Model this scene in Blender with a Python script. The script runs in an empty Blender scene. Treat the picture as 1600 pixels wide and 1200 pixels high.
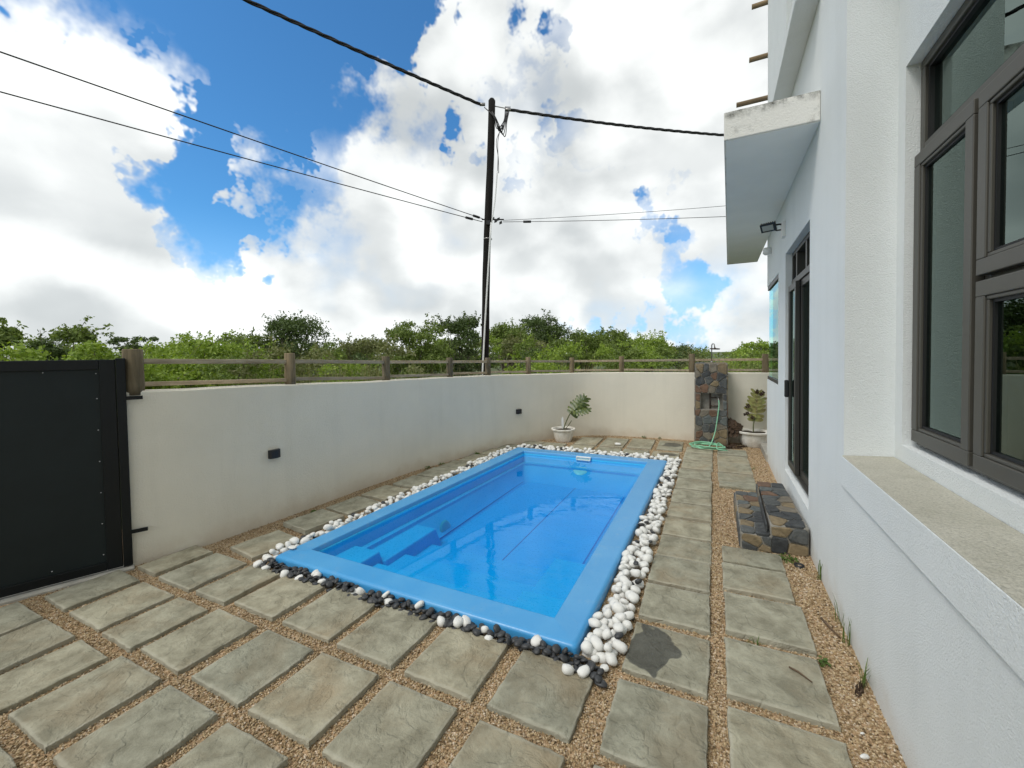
import bpy, bmesh, math, random
import numpy as np
from mathutils import Vector, Matrix

scene = bpy.context.scene
col = scene.collection
R = math.radians
rng = np.random.default_rng(7)
random.seed(7)

# ------------------------------------------------------------------ camera
cam_data = bpy.data.cameras.new('camera')
cam = bpy.data.objects.new('camera', cam_data)
col.objects.link(cam)
cam_data.sensor_width = 36.0
cam_data.lens = 650 / 1600 * 36
cam_data.shift_y = -28.24 / 1600
cam_data.clip_start = 0.05
cam_data.clip_end = 3000
cam.matrix_world = Matrix(((0.89998, 0.0010526, 0.435934, 0.0),
                           (0.435687, 0.0315344, -0.899546, 0.0),
                           (-0.0146937, 0.9995021, 0.0279216, 1.65),
                           (0, 0, 0, 1)))
scene.camera = cam

# ------------------------------------------------------------------ render settings
scene.render.engine = 'CYCLES'
scene.cycles.use_denoising = True
scene.cycles.max_bounces = 10
scene.cycles.transparent_max_bounces = 16
scene.cycles.sample_clamp_indirect = 6
scene.view_settings.view_transform = 'Standard'
scene.view_settings.look = 'None'
scene.view_settings.gamma = 1
scene.view_settings.exposure = 0.92
scene.view_settings.use_curve_mapping = False

# ------------------------------------------------------------------ world: sky + cumulus
SUN_EL, SUN_AZ = R(52), R(-150)          # azimuth from +Y towards +X
world = bpy.data.worlds.new('World')
scene.world = world
world.use_nodes = True


class NT:
    """small helper for node trees"""
    def __init__(self, tree):
        self.t = tree
        tree.nodes.clear()

    def n(self, kind, **kw):
        nd = self.t.nodes.new(kind)
        for k, v in kw.items():
            if k.startswith('i_'):
                nd.inputs[k[2:].replace('_', ' ')].default_value = v
            else:
                setattr(nd, k, v)
        return nd

    def l(self, a, b):
        self.t.links.new(a, b)

    def math(self, op, a, b=None, c=None, clamp=False):
        nd = self.t.nodes.new('ShaderNodeMath')
        nd.operation = op
        nd.use_clamp = clamp
        for i, v in enumerate((a, b, c)):
            if v is None:
                continue
            if hasattr(v, 'is_output'):
                self.t.links.new(v, nd.inputs[i])
            else:
                nd.inputs[i].default_value = v
        return nd.outputs[0]

    def mapr(self, v, a, b, c=0.0, d=1.0, smooth=False):
        nd = self.t.nodes.new('ShaderNodeMapRange')
        if smooth:
            nd.interpolation_type = 'SMOOTHSTEP'
        self.t.links.new(v, nd.inputs[0])
        for i, x in enumerate((a, b, c, d)):
            nd.inputs[i + 1].default_value = x
        return nd.outputs[0]

    def mix(self, f, a, b, mode='MIX'):
        nd = self.t.nodes.new('ShaderNodeMix')
        nd.data_type = 'RGBA'
        nd.blend_type = mode
        for sock, v in ((nd.inputs[0], f), (nd.inputs[6], a), (nd.inputs[7], b)):
            if hasattr(v, 'is_output'):
                self.t.links.new(v, sock)
            elif isinstance(v, (int, float)):
                sock.default_value = v
            else:
                sock.default_value = (*v, 1) if len(v) == 3 else v
        return nd.outputs[2]

    def noise(self, vec, scale, detail=4, rough=.55, dist=0.0, w=None):
        nd = self.t.nodes.new('ShaderNodeTexNoise')
        nd.inputs['Scale'].default_value = scale
        nd.inputs['Detail'].default_value = detail
        nd.inputs['Roughness'].default_value = rough
        nd.inputs['Distortion'].default_value = dist
        if w is not None:
            nd.noise_dimensions = '4D'
            if hasattr(w, 'is_output'):
                self.t.links.new(w, nd.inputs['W'])
            else:
                nd.inputs['W'].default_value = w
        if vec is not None:
            self.t.links.new(vec, nd.inputs['Vector'])
        return nd.outputs[0]

    def vadd(self, v, off):
        nd = self.t.nodes.new('ShaderNodeVectorMath')
        nd.operation = 'ADD'
        self.t.links.new(v, nd.inputs[0])
        if hasattr(off, 'is_output'):
            self.t.links.new(off, nd.inputs[1])
        else:
            nd.inputs[1].default_value = off
        return nd.outputs[0]

    def vmul(self, v, m):
        nd = self.t.nodes.new('ShaderNodeVectorMath')
        nd.operation = 'MULTIPLY'
        self.t.links.new(v, nd.inputs[0])
        nd.inputs[1].default_value = m
        return nd.outputs[0]


def build_world():
    g = NT(world.node_tree)
    tc = g.n('ShaderNodeTexCoord').outputs['Generated']
    sky = g.n('ShaderNodeTexSky', sky_type='NISHITA', sun_disc=False, sun_elevation=SUN_EL,
              sun_rotation=SUN_AZ, air_density=1.0, dust_density=0.6, ozone_density=2.2)
    d = g.vmul(tc, (1, 1, 1.35))
    # coverage: fractal noise plus a few broad openings / banks

    def field(v):
        lo = g.noise(v, 2.3, 3, .5, .2)
        hi = g.noise(v, 6.0, 9, .52, .25)
        return g.math('ADD', g.math('MULTIPLY', lo, .80), g.math('MULTIPLY', hi, .20))
    n1 = field(d)
    bias = None
    wob = g.n('ShaderNodeTexNoise', i_Scale=5.5, i_Detail=5.0, i_Roughness=.6)
    g.l(tc, wob.inputs['Vector'])
    warp = g.vadd(tc, g.vmul(g.vadd(wob.outputs['Color'], (-.5, -.5, -.5)), (.17, .17, .17)))

    def blob(c, r_in, r_out, amt):
        nonlocal bias
        nd = g.n('ShaderNodeVectorMath', operation='DOT_PRODUCT')
        g.l(warp, nd.inputs[0])
        v = Vector(c).normalized()
        nd.inputs[1].default_value = v
        m = g.mapr(nd.outputs['Value'], math.cos(R(r_out)), math.cos(R(r_in)), 0, amt, smooth=True)
        bias = m if bias is None else g.math('ADD', bias, m)
    for b in SKY_BLOBS:
        blob(*b)
    cov = g.math('ADD', n1, bias)
    mask = g.mapr(cov, .215, .455, 0, 1, smooth=True)
    # puffy relief inside the clouds: compare with the field a little higher up
    n2 = field(g.vadd(d, (.05, .0, .085)))
    relief = g.mapr(g.math('SUBTRACT', n1, n2), -.075, .085, 0, 1, smooth=True)
    n3 = g.noise(g.vadd(d, (4.3, 1.7, 2.2)), 1.9, 5, .5, .2)
    broad = g.mapr(n3, .38, .66, 0, 1, smooth=True)
    lit = g.math('ADD', g.math('MULTIPLY', relief, .65), g.math('MULTIPLY', broad, .45), clamp=True)
    ccol = g.mix(lit, (.335, .352, .352), (.65, .66, .645))
    skyb = g.n('ShaderNodeBackground')
    sepz = g.n('ShaderNodeSeparateXYZ')
    g.l(tc, sepz.inputs[0])
    skycol = g.mix(1.0, sky.outputs[0], (.46, .98, 1.28), 'MULTIPLY')
    skycol = g.mix(g.mapr(sepz.outputs[2], .0, .30, .72, 0, smooth=True), skycol, (3.2, 5.4, 9.0))
    g.l(skycol, skyb.inputs[0])
    skyb.inputs[1].default_value = SKY_STRENGTH
    cb = g.n('ShaderNodeBackground')
    g.l(ccol, cb.inputs[0])
    cb.inputs[1].default_value = CLOUD_STRENGTH
    mx = g.n('ShaderNodeMixShader')
    g.l(g.math('MULTIPLY', mask, .97), mx.inputs[0])
    g.l(skyb.outputs[0], mx.inputs[1])
    g.l(cb.outputs[0], mx.inputs[2])
    out = g.n('ShaderNodeOutputWorld')
    g.l(mx.outputs[0], out.inputs[0])


SKY_STRENGTH = 0.072
CLOUD_STRENGTH = 1.0
# direction, inner / outer radius in degrees, coverage change
SKY_BLOBS = [((-.705, .50, .50), 6, 19, -.32), ((-.812, .459, .361), 1, 8, -.20),
             ((-.54, .60, .60), 3, 10, -.26), ((-.287, .856, .431), 1, 7, -.10),
             ((-.225, .909, .351), 0.5, 6, -.07), ((-.102, .983, .15), 2, 8, -.11),
             ((-.397, .724, .565), 1, 7, -.05), ((-.02, .99, .10), 2, 8, -.03),
             ((-.632, .673, .384), 3, 12, .08), ((-.919, .312, .242), 5, 24, .08),
             ((-.168, .812, .559), 2, 10, .06)]
build_world()

sun_data = bpy.data.lights.new('sun', 'SUN')
sun = bpy.data.objects.new('sun', sun_data)
col.objects.link(sun)
sun_data.energy = .95
sun_data.angle = R(22)
sun_data.color = (1.0, .96, .90)
sdir = Vector((math.sin(SUN_AZ) * math.cos(SUN_EL), math.cos(SUN_AZ) * math.cos(SUN_EL), math.sin(SUN_EL)))
sun.rotation_euler = sdir.to_track_quat('Z', 'Y').to_euler()
sun.location = (0, 0, 30)


# ------------------------------------------------------------------ mesh + object helpers
def tag(o, label=None, cat=None, group=None, kind=None):
    if label: o['label'] = label
    if cat: o['category'] = cat
    if group: o['group'] = group
    if kind: o['kind'] = kind
    return o


def root_offset(o):
    v = Vector((0, 0, 0))
    while o is not None:
        v = v + o.location
        o = o.parent
    return v


def empty(name, loc, label=None, cat=None, group=None, kind=None):
    o = bpy.data.objects.new(name, None)
    o.empty_display_size = .1
    o.location = loc
    col.objects.link(o)
    return tag(o, label, cat, group, kind)


class MB:
    """collects shapes in world coordinates, links them as one mesh object"""
    def __init__(self):
        self.v, self.f, self.s = [], [], []

    def add(self, vs, fs, smooth=False):
        b = len(self.v)
        self.v += [tuple(p) for p in vs]
        self.f += [tuple(b + i for i in f) for f in fs]
        self.s += [smooth] * len(fs)
        return self

    def box(self, x0, x1, y0, y1, z0, z1):
        vs = [(x, y, z) for z in (z0, z1) for y in (y0, y1) for x in (x0, x1)]
        return self.add(vs, [(0, 2, 3, 1), (4, 5, 7, 6), (0, 1, 5, 4), (2, 6, 7, 3), (0, 4, 6, 2), (1, 3, 7, 5)])

    def obox(self, c, ax, ay, az):
        """oriented box, half axes"""
        c, ax, ay, az = map(Vector, (c, ax, ay, az))
        vs = [c + ax * i + ay * j + az * k for k in (-1, 1) for j in (-1, 1) for i in (-1, 1)]
        return self.add(vs, [(0, 2, 3, 1), (4, 5, 7, 6), (0, 1, 5, 4), (2, 6, 7, 3), (0, 4, 6, 2), (1, 3, 7, 5)])

    def bar(self, a, b, w, h):
        """plank from a to b, width w (sideways), height h (up)"""
        a, b = Vector(a), Vector(b)
        d = (b - a)
        s = d.cross(Vector((0, 0, 1)))
        if s.length < 1e-6:
            s = Vector((1, 0, 0))
        s.normalize()
        u = s.cross(d).normalized()
        return self.obox((a + b) / 2, d / 2, s * w / 2, u * h / 2)

    def tube(self, pts, r, n=8, cap=True, smooth=True):
        pts = [Vector(p) for p in pts]
        rs = r if isinstance(r, (list, tuple)) else [r] * len(pts)
        vs, fs = [], []
        t = (pts[1] - pts[0]).normalized()
        ref = Vector((0, 0, 1)) if abs(t.z) < .9 else Vector((1, 0, 0))
        u = t.cross(ref).normalized()
        for i, p in enumerate(pts):
            if i == 0: t = pts[1] - pts[0]
            elif i == len(pts) - 1: t = pts[-1] - pts[-2]
            else: t = pts[i + 1] - pts[i - 1]
            t.normalize()
            u = (u - t * u.dot(t)).normalized()
            w = t.cross(u)
            for k in range(n):
                a = 2 * math.pi * k / n
                vs.append(p + (u * math.cos(a) + w * math.sin(a)) * rs[i])
        m = len(pts)
        for i in range(m - 1):
            for k in range(n):
                k2 = (k + 1) % n
                fs.append((i * n + k, i * n + k2, (i + 1) * n + k2, (i + 1) * n + k))
        self.add(vs, fs, smooth)
        if cap:
            b = len(self.v) - len(vs)
            self.f += [tuple(b + k for k in reversed(range(n))), tuple(b + (m - 1) * n + k for k in range(n))]
            self.s += [False, False]
        return self

    def lathe(self, c, prof, n=24, axis=(0, 0, 1), smooth=True, cap0=False, cap1=False, squash=None):
        c, ax = Vector(c), Vector(axis).normalized()
        ref = Vector((0, 0, 1)) if abs(ax.z) < .9 else Vector((1, 0, 0))
        u = ax.cross(ref).normalized()
        w = ax.cross(u)
        vs, fs = [], []
        for r, h in prof:
            for k in range(n):
                a = 2 * math.pi * (k + .5) / n
                rr = r if squash is None else r * squash(a)
                vs.append(c + ax * h + (u * math.cos(a) + w * math.sin(a)) * rr)
        for i in range(len(prof) - 1):
            for k in range(n):
                k2 = (k + 1) % n
                fs.append((i * n + k, (i + 1) * n + k, (i + 1) * n + k2, i * n + k2))
        if cap0: fs.append(tuple(range(n)))
        if cap1: fs.append(tuple((len(prof) - 1) * n + k for k in reversed(range(n))))
        return self.add(vs, fs, smooth)

    def build(self, name, mat, parent=None, bevel=0.0, segs=2, recalc=True):
        me = bpy.data.meshes.new(name)
        off = root_offset(parent) if parent is not None else Vector((0, 0, 0))
        me.from_pydata([(p[0] - off.x, p[1] - off.y, p[2] - off.z) for p in self.v], [], self.f)
        me.polygons.foreach_set('use_smooth', self.s)
        if recalc:
            bm = bmesh.new()
            bm.from_mesh(me)
            bmesh.ops.recalc_face_normals(bm, faces=bm.faces)
            bm.to_mesh(me)
            bm.free()
        if mat is not None:
            me.materials.append(mat)
        o = bpy.data.objects.new(name, me)
        col.objects.link(o)
        if parent is not None:
            o.parent = parent
        if bevel > 0:
            md = o.modifiers.new('bevel', 'BEVEL')
            md.width = bevel
            md.segments = segs
            md.limit_method = 'ANGLE'
            md.angle_limit = R(40)
            md.harden_normals = False
        return o


def np_mesh(name, v, f, mat, smooth=False):
    """mesh from arrays: v (n,3), f (m,k) all the same k"""
    me = bpy.data.meshes.new(name)
    m, k = f.shape
    me.vertices.add(len(v))
    me.vertices.foreach_set('co', np.ascontiguousarray(v, dtype=np.float32).ravel())
    me.loops.add(m * k)
    me.loops.foreach_set('vertex_index', np.ascontiguousarray(f, dtype=np.int32).ravel())
    me.polygons.add(m)
    me.polygons.foreach_set('loop_start', np.arange(0, m * k, k, dtype=np.int32))
    me.polygons.foreach_set('use_smooth', np.full(m, smooth))
    me.update(calc_edges=True)
    me.validate()
    if mat is not None:
        me.materials.append(mat)
    return me


def link(name, me, parent=None, loc=(0, 0, 0)):
    o = bpy.data.objects.new(name, me)
    o.location = loc
    col.objects.link(o)
    if parent is not None:
        o.parent = parent
    return o


# ------------------------------------------------------------------ materials
def mat_base(name):
    m = bpy.data.materials.new(name)
    m.use_nodes = True
    g = NT(m.node_tree)
    b = g.n('ShaderNodeBsdfPrincipled')
    o = g.n('ShaderNodeOutputMaterial')
    g.l(b.outputs[0], o.inputs[0])
    tc = g.n('ShaderNodeTexCoord').outputs['Object']
    return m, g, b, tc


def bump(g, b, h, strength, dist=.01, prev=None):
    nd = g.n('ShaderNodeBump')
    nd.inputs['Strength'].default_value = strength
    nd.inputs['Distance'].default_value = dist
    g.l(h, nd.inputs['Height'])
    if prev is not None:
        g.l(prev, nd.inputs['Normal'])
    g.l(nd.outputs[0], b.inputs['Normal'])
    return nd.outputs[0]


def set_in(g, sock, v):
    if hasattr(v, 'is_output'): g.l(v, sock)
    elif isinstance(v, (tuple, list)) and len(v) == 3: sock.default_value = (*v, 1)
    else: sock.default_value = v


def simple(name, c, rough=.6, metal=0.0, var=.15, scale=8, bstr=0.0, bscale=60, c2=None, spec=.5, obj_random=False):
    m, g, b, tc = mat_base(name)
    w = g.n('ShaderNodeObjectInfo').outputs['Random'] if obj_random else None
    n = g.noise(tc, scale, 5, .6, w=g.math('MULTIPLY', w, 20) if w is not None else None)
    c2 = c2 or tuple(x * (1 - var) for x in c)
    cc = g.mix(g.mapr(n, .35, .65), c2, c)
    set_in(g, b.inputs['Base Color'], cc)
    b.inputs['Roughness'].default_value = rough
    b.inputs['Metallic'].default_value = metal
    b.inputs['Specular IOR Level'].default_value = spec
    if bstr > 0:
        bump(g, b, g.noise(tc, bscale, 6, .6), bstr)
    return m


def plaster(name, c, stain, grain, bstr, streak=.35, low=None, speck=0.0):
    """rough-cast render with soft streaks"""
    m, g, b, tc = mat_base(name)
    big = g.noise(tc, 1.1, 5, .6)
    st = g.noise(g.vmul(tc, (6, 6, .45)), 1.0, 5, .6)
    f = g.math('ADD', g.math('MULTIPLY', g.mapr(big, .4, .7), .5), g.math('MULTIPLY', g.mapr(st, .5, .75), streak), clamp=True)
    cc = g.mix(f, c, stain)
    if speck:
        cc = g.mix(g.mapr(g.noise(tc, 130, 4, .7), .45, .62, 0, speck), cc, tuple(x * .45 for x in c))
    if low is not None:            # splashed earth just above the ground
        sep = g.n('ShaderNodeSeparateXYZ')
        g.l(tc, sep.inputs[0])
        z = g.math('ADD', sep.outputs[2], g.math('MULTIPLY', g.math('SUBTRACT', g.noise(tc, 5, 5, .6), .5), .35))
        cc = g.mix(g.mapr(z, -.02, .20, .5, 0, smooth=True), cc, low)
    set_in(g, b.inputs['Base Color'], cc)
    b.inputs['Roughness'].default_value = .85
    b.inputs['Specular IOR Level'].default_value = .25
    h1 = g.noise(tc, grain, 6, .65, .1)
    h2 = g.noise(tc, grain * .28, 4, .6, .1)
    h = g.math('ADD', h1, g.math('MULTIPLY', h2, .35))
    bump(g, b, h, bstr, .012)
    return m


M = {}
M['house'] = plaster('house_plaster', (.83, .865, .87), (.73, .765, .765), 130, .8, .3, low=(.66, .61, .53))
M['soffit'] = simple('soffit_paint', (.90, .92, .90), .8, var=.04, scale=3, bstr=.08, bscale=80)
M['sill'] = plaster('sill_plaster', (.56, .54, .46), (.37, .355, .28), 60, 1.0, .5, speck=.5)
M['bound'] = plaster('boundary_plaster', (.76, .715, .605), (.63, .595, .50), 110, .6, .28, low=(.55, .46, .34))
M['wallcap'] = simple('wall_cap', (.62, .60, .55), .9, var=.25, bstr=.3)


def canopy_mat():
    m, g, b, tc = mat_base('canopy_plaster')
    n = g.noise(tc, 7, 7, .7)
    sep = g.n('ShaderNodeSeparateXYZ')
    g.l(tc, sep.inputs[0])
    drip = g.noise(g.vmul(tc, (14, 14, 1.5)), 1.0, 5, .65)
    top = g.mapr(g.math('ADD', sep.outputs[2], g.math('MULTIPLY', drip, .12)), 3.50, 3.565, 0, 1, smooth=True)
    spots = g.mapr(n, .56, .68, 0, .8)
    f = g.math('MAXIMUM', g.math('MULTIPLY', top, g.mapr(n, .40, .58)), g.math('MULTIPLY', spots, .55))
    set_in(g, b.inputs['Base Color'], g.mix(f, (.74, .735, .70), (.10, .10, .085)))
    b.inputs['Roughness'].default_value = .9
    bump(g, b, g.noise(tc, 70, 6, .65, .3), .5, .012)
    return m


M['canopy'] = canopy_mat()


def slab_mat():
    m, g, b, tc = mat_base('riven_paving')
    rnd = g.n('ShaderNodeObjectInfo').outputs['Random']
    w = g.math('MULTIPLY', rnd, 37)
    n1 = g.noise(tc, 7, 9, .68, .25, w=w)
    n2 = g.noise(tc, 2.2, 4, .6, .4, w=g.math('ADD', w, 5))
    n3 = g.noise(tc, 45, 4, .7, w=w)
    c = g.mix(g.mapr(n1, .38, .62), (.215, .202, .148), (.38, .365, .282))
    c = g.mix(g.mapr(n2, .5, .72, 0, .55), c, (.28, .205, .12))
    tint = g.mix(rnd, (.88, .90, .90), (1.08, 1.05, 1.0))
    c = g.mix(1.0, c, tint, 'MULTIPLY')
    c = g.mix(g.mapr(n3, .60, .75, 0, .35), c, (.12, .11, .08))
    # paler rubbed arris
    sep = g.n('ShaderNodeSeparateXYZ')
    g.l(tc, sep.inputs[0])
    ex = g.math('MAXIMUM', g.math('ABSOLUTE', sep.outputs[0]), g.math('ABSOLUTE', sep.outputs[1]))
    c = g.mix(g.mapr(g.math('ADD', ex, g.math('MULTIPLY', n1, .03)), .199, .214, 0, .4, smooth=True), c, (.44, .42, .34))
    set_in(g, b.inputs['Base Color'], c)
    b.inputs['Roughness'].default_value = .82
    b.inputs['Specular IOR Level'].default_value = .3
    rid = g.noise(tc, 5, 6, .55, .5, w=g.math('ADD', w, 9))
    ridge = g.math('ABSOLUTE', g.math('SUBTRACT', rid, .5))
    h = g.math('ADD', g.math('MULTIPLY', g.mapr(ridge, 0, .035), .24), g.math('ADD', g.math('MULTIPLY', n1, 1.5), g.math('MULTIPLY', n3, .25)))
    bump(g, b, h, 1.0, .014)
    return m, g, b, c, tc


M['slab'] = slab_mat()[0]


def damp_slab_mat(cx, cy, sx, sy, name):
    m, g, b, c, tc = slab_mat()
    m.name = name
    v = g.vadd(tc, (-cx, -cy, 0))
    v = g.vmul(v, (1 / sx, 1 / sy, 0))
    nv = g.n('ShaderNodeVectorMath', operation='LENGTH')
    g.l(v, nv.inputs[0])
    d = g.math('ADD', nv.outputs['Value'], g.math('MULTIPLY', g.math('SUBTRACT', g.noise(tc, 7, 2, .4, .4), .5), 1.5))
    f = g.mapr(d, .97, 1.03, 1, 0)
    set_in(g, b.inputs['Base Color'], g.mix(f, c, g.mix(1.0, c, (.30, .31, .33), 'MULTIPLY')))
    set_in(g, b.inputs['Roughness'], g.mapr(f, 0, 1, .82, .42))
    return m


M['slab_damp'] = damp_slab_mat(-.085, .01, .125, .175, 'damp_paving')
M['slab_spill'] = damp_slab_mat(.02, .02, .15, .10, 'splashed_paving')


def gravel_ground():
    m, g, b, tc = mat_base('gravel_bed')
    v = g.n('ShaderNodeTexVoronoi', i_Scale=110.0)
    g.l(tc, v.inputs['Vector'])
    sep = g.n('ShaderNodeSeparateColor')
    g.l(v.outputs['Color'], sep.inputs[0])
    c = g.mix(sep.outputs[0], (.24, .15, .075), (.52, .36, .21))
    c = g.mix(g.mapr(sep.outputs[1], .8, 1), c, (.72, .60, .46))
    c = g.mix(g.mapr(g.noise(tc, 2.2, 5, .6), .5, .72, 0, .6), c, (.20, .14, .08))
    set_in(g, b.inputs['Base Color'], c)
    b.inputs['Roughness'].default_value = .9
    bump(g, b, v.outputs['Distance'], .8, .006)
    return m


M['gravel'] = gravel_ground()


def island_mat(name, cols, rough=.8, trans=None, obj=0.0, spec=.3):
    m, g, b, tc = mat_base(name)
    geo = g.n('ShaderNodeNewGeometry')
    ramp = g.n('ShaderNodeValToRGB')
    el = ramp.color_ramp.elements
    while len(el) < len(cols):
        el.new(.5)
    for i, c in enumerate(cols):
        el[i].position = i / (len(cols) - 1)
        el[i].color = (*c, 1)
    g.l(geo.outputs['Random Per Island'], ramp.inputs[0])
    c = ramp.outputs[0]
    if obj:
        r = g.n('ShaderNodeObjectInfo').outputs['Random']
        c = g.mix(1.0, c, g.mix(r, (1 - obj, 1 - obj * .6, 1 - obj), (1 + obj, 1 + obj * .6, 1 + obj * .3)), 'MULTIPLY')
    set_in(g, b.inputs['Base Color'], c)
    b.inputs['Roughness'].default_value = rough
    b.inputs['Specular IOR Level'].default_value = spec
    if trans:
        t = g.n('ShaderNodeBsdfTranslucent')
        set_in(g, t.inputs[0], g.mix(1.0, c, (1.25, 1.3, .6), 'MULTIPLY'))
        mx = g.n('ShaderNodeMixShader')
        mx.inputs[0].default_value = trans
        out = [n for n in g.t.nodes if n.type == 'OUTPUT_MATERIAL'][0]
        g.l(b.outputs[0], mx.inputs[1])
        g.l(t.outputs[0], mx.inputs[2])
        g.l(mx.outputs[0], out.inputs[0])
    return m


M['chips'] = island_mat('gravel_chips', [(.09, .062, .032), (.31, .215, .11), (.43, .32, .185), (.53, .42, .27), (.25, .17, .085), (.62, .53, .41)], .85)
M['leaf_bright'] = island_mat('bright_leaves', [(.14, .215, .032), (.22, .32, .045), (.30, .39, .07), (.18, .26, .04)], .55, .3)
M['leaf_mid'] = island_mat('mid_leaves', [(.09, .135, .03), (.135, .195, .04), (.19, .245, .06), (.115, .165, .035)], .6, .25)
M['leaf_dark'] = island_mat('dark_leaves', [(.045, .075, .024), (.075, .115, .033), (.105, .15, .045), (.075, .11, .04)], .6, .2)
M['leaf_olive'] = island_mat('olive_leaves', [(.13, .145, .055), (.18, .20, .075), (.22, .22, .11), (.12, .155, .05)], .65, .25)
M['drygrass'] = island_mat('dry_grass', [(.22, .22, .08), (.34, .31, .16), (.15, .19, .06), (.10, .16, .04)], .7, .25)
M['weed'] = island_mat('weed_leaves', [(.05, .10, .02), (.09, .15, .03), (.13, .18, .05)], .55, .25)
M['bark'] = simple('bark', (.20, .17, .13), .9, var=.4, bstr=.4)
M['wpebble'] = simple('white_pebble', (.76, .755, .72), .6, var=.14, scale=14, bstr=.10, bscale=60, obj_random=True)
M['bpebble'] = simple('black_pebble', (.045, .047, .05), .5, var=.45, scale=20, bstr=.08, bscale=70, obj_random=True)
M['timber'] = None


def timber(name, c1, c2, axis):
    m, g, b, tc = mat_base(name)
    rnd = g.n('ShaderNodeObjectInfo').outputs['Random']
    s = [26, 26, 26]
    s[axis] = 1.6
    w = g.math('MULTIPLY', rnd, 30)
    n = g.noise(g.vmul(tc, s), 1.0, 6, .65, .6, w=w)
    n2 = g.noise(tc, 3, 4, .6, w=w)
    c = g.mix(g.mapr(n, .35, .68), c1, c2)
    c = g.mix(g.mapr(n2, .5, .75, 0, .5), c, tuple(x * .45 for x in c1))
    c = g.mix(1.0, c, g.mix(rnd, (.78, .8, .82), (1.15, 1.08, 1.0)), 'MULTIPLY')
    set_in(g, b.inputs['Base Color'], c)
    b.inputs['Roughness'].default_value = .85
    b.inputs['Specular IOR Level'].default_value = .2
    bump(g, b, n, .5, .006)
    return m


M['post'] = timber('weathered_post', (.105, .088, .056), (.25, .205, .135), 2)
M['rail'] = timber('weathered_rail', (.27, .22, .15), (.50, .43, .32), 1)
M['cane'] = timber('round_pole_wood', (.16, .115, .07), (.32, .25, .16), 0)
M['creo'] = timber('tarred_pole', (.006, .006, .006), (.016, .015, .014), 2)


def gel(name, c1, c2, rough=.35, coat=.15, scuff=0.0):
    m, g, b, tc = mat_base(name)
    n = g.noise(tc, 3.5, 6, .6)
    n2 = g.noise(tc, 60, 3, .6)
    set_in(g, b.inputs['Base Color'], g.mix(g.mapr(n, .4, .66), c1, c2))
    set_in(g, b.inputs['Roughness'], g.mapr(n2, .3, .7, rough - .08, rough + .12))
    b.inputs['Coat Weight'].default_value = coat
    if scuff:
        sc_ = g.math('MULTIPLY', g.mapr(g.noise(tc, 9, 8, .7, .6), .55, .72), g.mapr(g.noise(tc, 2.3, 3, .5), .42, .62))
        g.l(g.mix(g.math('MULTIPLY', sc_, scuff), g.mix(g.mapr(n, .4, .66), c1, c2), (.34, .44, .52)), b.inputs['Base Color'])
    b.inputs['Coat Roughness'].default_value = .3
    return m


M['coping'] = gel('coping_gelcoat', (.05, .30, .62), (.07, .33, .64), scuff=.35)
M['shell'] = gel('pool_gelcoat', (.006, .44, .78), (.006, .41, .74), .3)


def water_mat():
    m = bpy.data.materials.new('pool_water')
    m.use_nodes = True
    g = NT(m.node_tree)
    tc = g.n('ShaderNodeTexCoord').outputs['Object']
    tr = g.n('ShaderNodeBsdfTransparent')
    tr.inputs[0].default_value = (.82, .97, 1, 1)
    gl = g.n('ShaderNodeBsdfGlossy')
    gl.inputs['Roughness'].default_value = .0
    gl.inputs['Color'].default_value = (.72, .93, 1, 1)
    h = g.math('ADD', g.noise(g.vmul(tc, (1.4, 3.2, 1)), 2.0, 3, .5, .5), g.math('MULTIPLY', g.noise(g.vmul(tc, (1.0, 2.2, 1)), 9, 2, .5), .12))
    # breeze ripples only reach the right-hand far side of the pool
    sep = g.n('ShaderNodeSeparateXYZ')
    g.l(tc, sep.inputs[0])
    patch = g.noise(tc, .9, 2, .5)
    rip = g.math('MULTIPLY', g.mapr(sep.outputs[0], -2.2, -1.2, .1, 1, smooth=True), g.mapr(patch, .38, .55, .25, 1, smooth=True))
    bp = g.n('ShaderNodeBump')
    g.l(g.math('MULTIPLY', rip, .09), bp.inputs['Strength'])
    bp.inputs['Distance'].default_value = .03
    g.l(h, bp.inputs['Height'])
    g.l(bp.outputs[0], gl.inputs['Normal'])
    fr = g.n('ShaderNodeFresnel')
    fr.inputs[0].default_value = 1.33
    g.l(bp.outputs[0], fr.inputs['Normal'])
    mx = g.n('ShaderNodeMixShader')
    g.l(fr.outputs[0], mx.inputs[0])
    g.l(tr.outputs[0], mx.inputs[1])
    g.l(gl.outputs[0], mx.inputs[2])
    o = g.n('ShaderNodeOutputMaterial')
    g.l(mx.outputs[0], o.inputs[0])
    va = g.n('ShaderNodeVolumeAbsorption')
    va.inputs['Color'].default_value = (.12, .84, .985, 1)
    va.inputs['Density'].default_value = 1.35
    g.l(va.outputs[0], o.inputs['Volume'])
    return m


M['water'] = water_mat()


def glass_mat(name, tint):
    m = bpy.data.materials.new(name)
    m.use_nodes = True
    g = NT(m.node_tree)
    tr = g.n('ShaderNodeBsdfTransparent')
    tr.inputs[0].default_value = (*tint, 1)
    gl = g.n('ShaderNodeBsdfGlossy')
    gl.inputs['Roughness'].default_value = .0
    gl.inputs['Color'].default_value = (.80, 1, .93, 1)
    fr = g.n('ShaderNodeFresnel')
    fr.inputs[0].default_value = 1.75
    mx = g.n('ShaderNodeMixShader')
    g.l(fr.outputs[0], mx.inputs[0])
    g.l(tr.outputs[0], mx.inputs[1])
    g.l(gl.outputs[0], mx.inputs[2])
    o = g.n('ShaderNodeOutputMaterial')
    g.l(mx.outputs[0], o.inputs[0])
    return m


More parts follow.
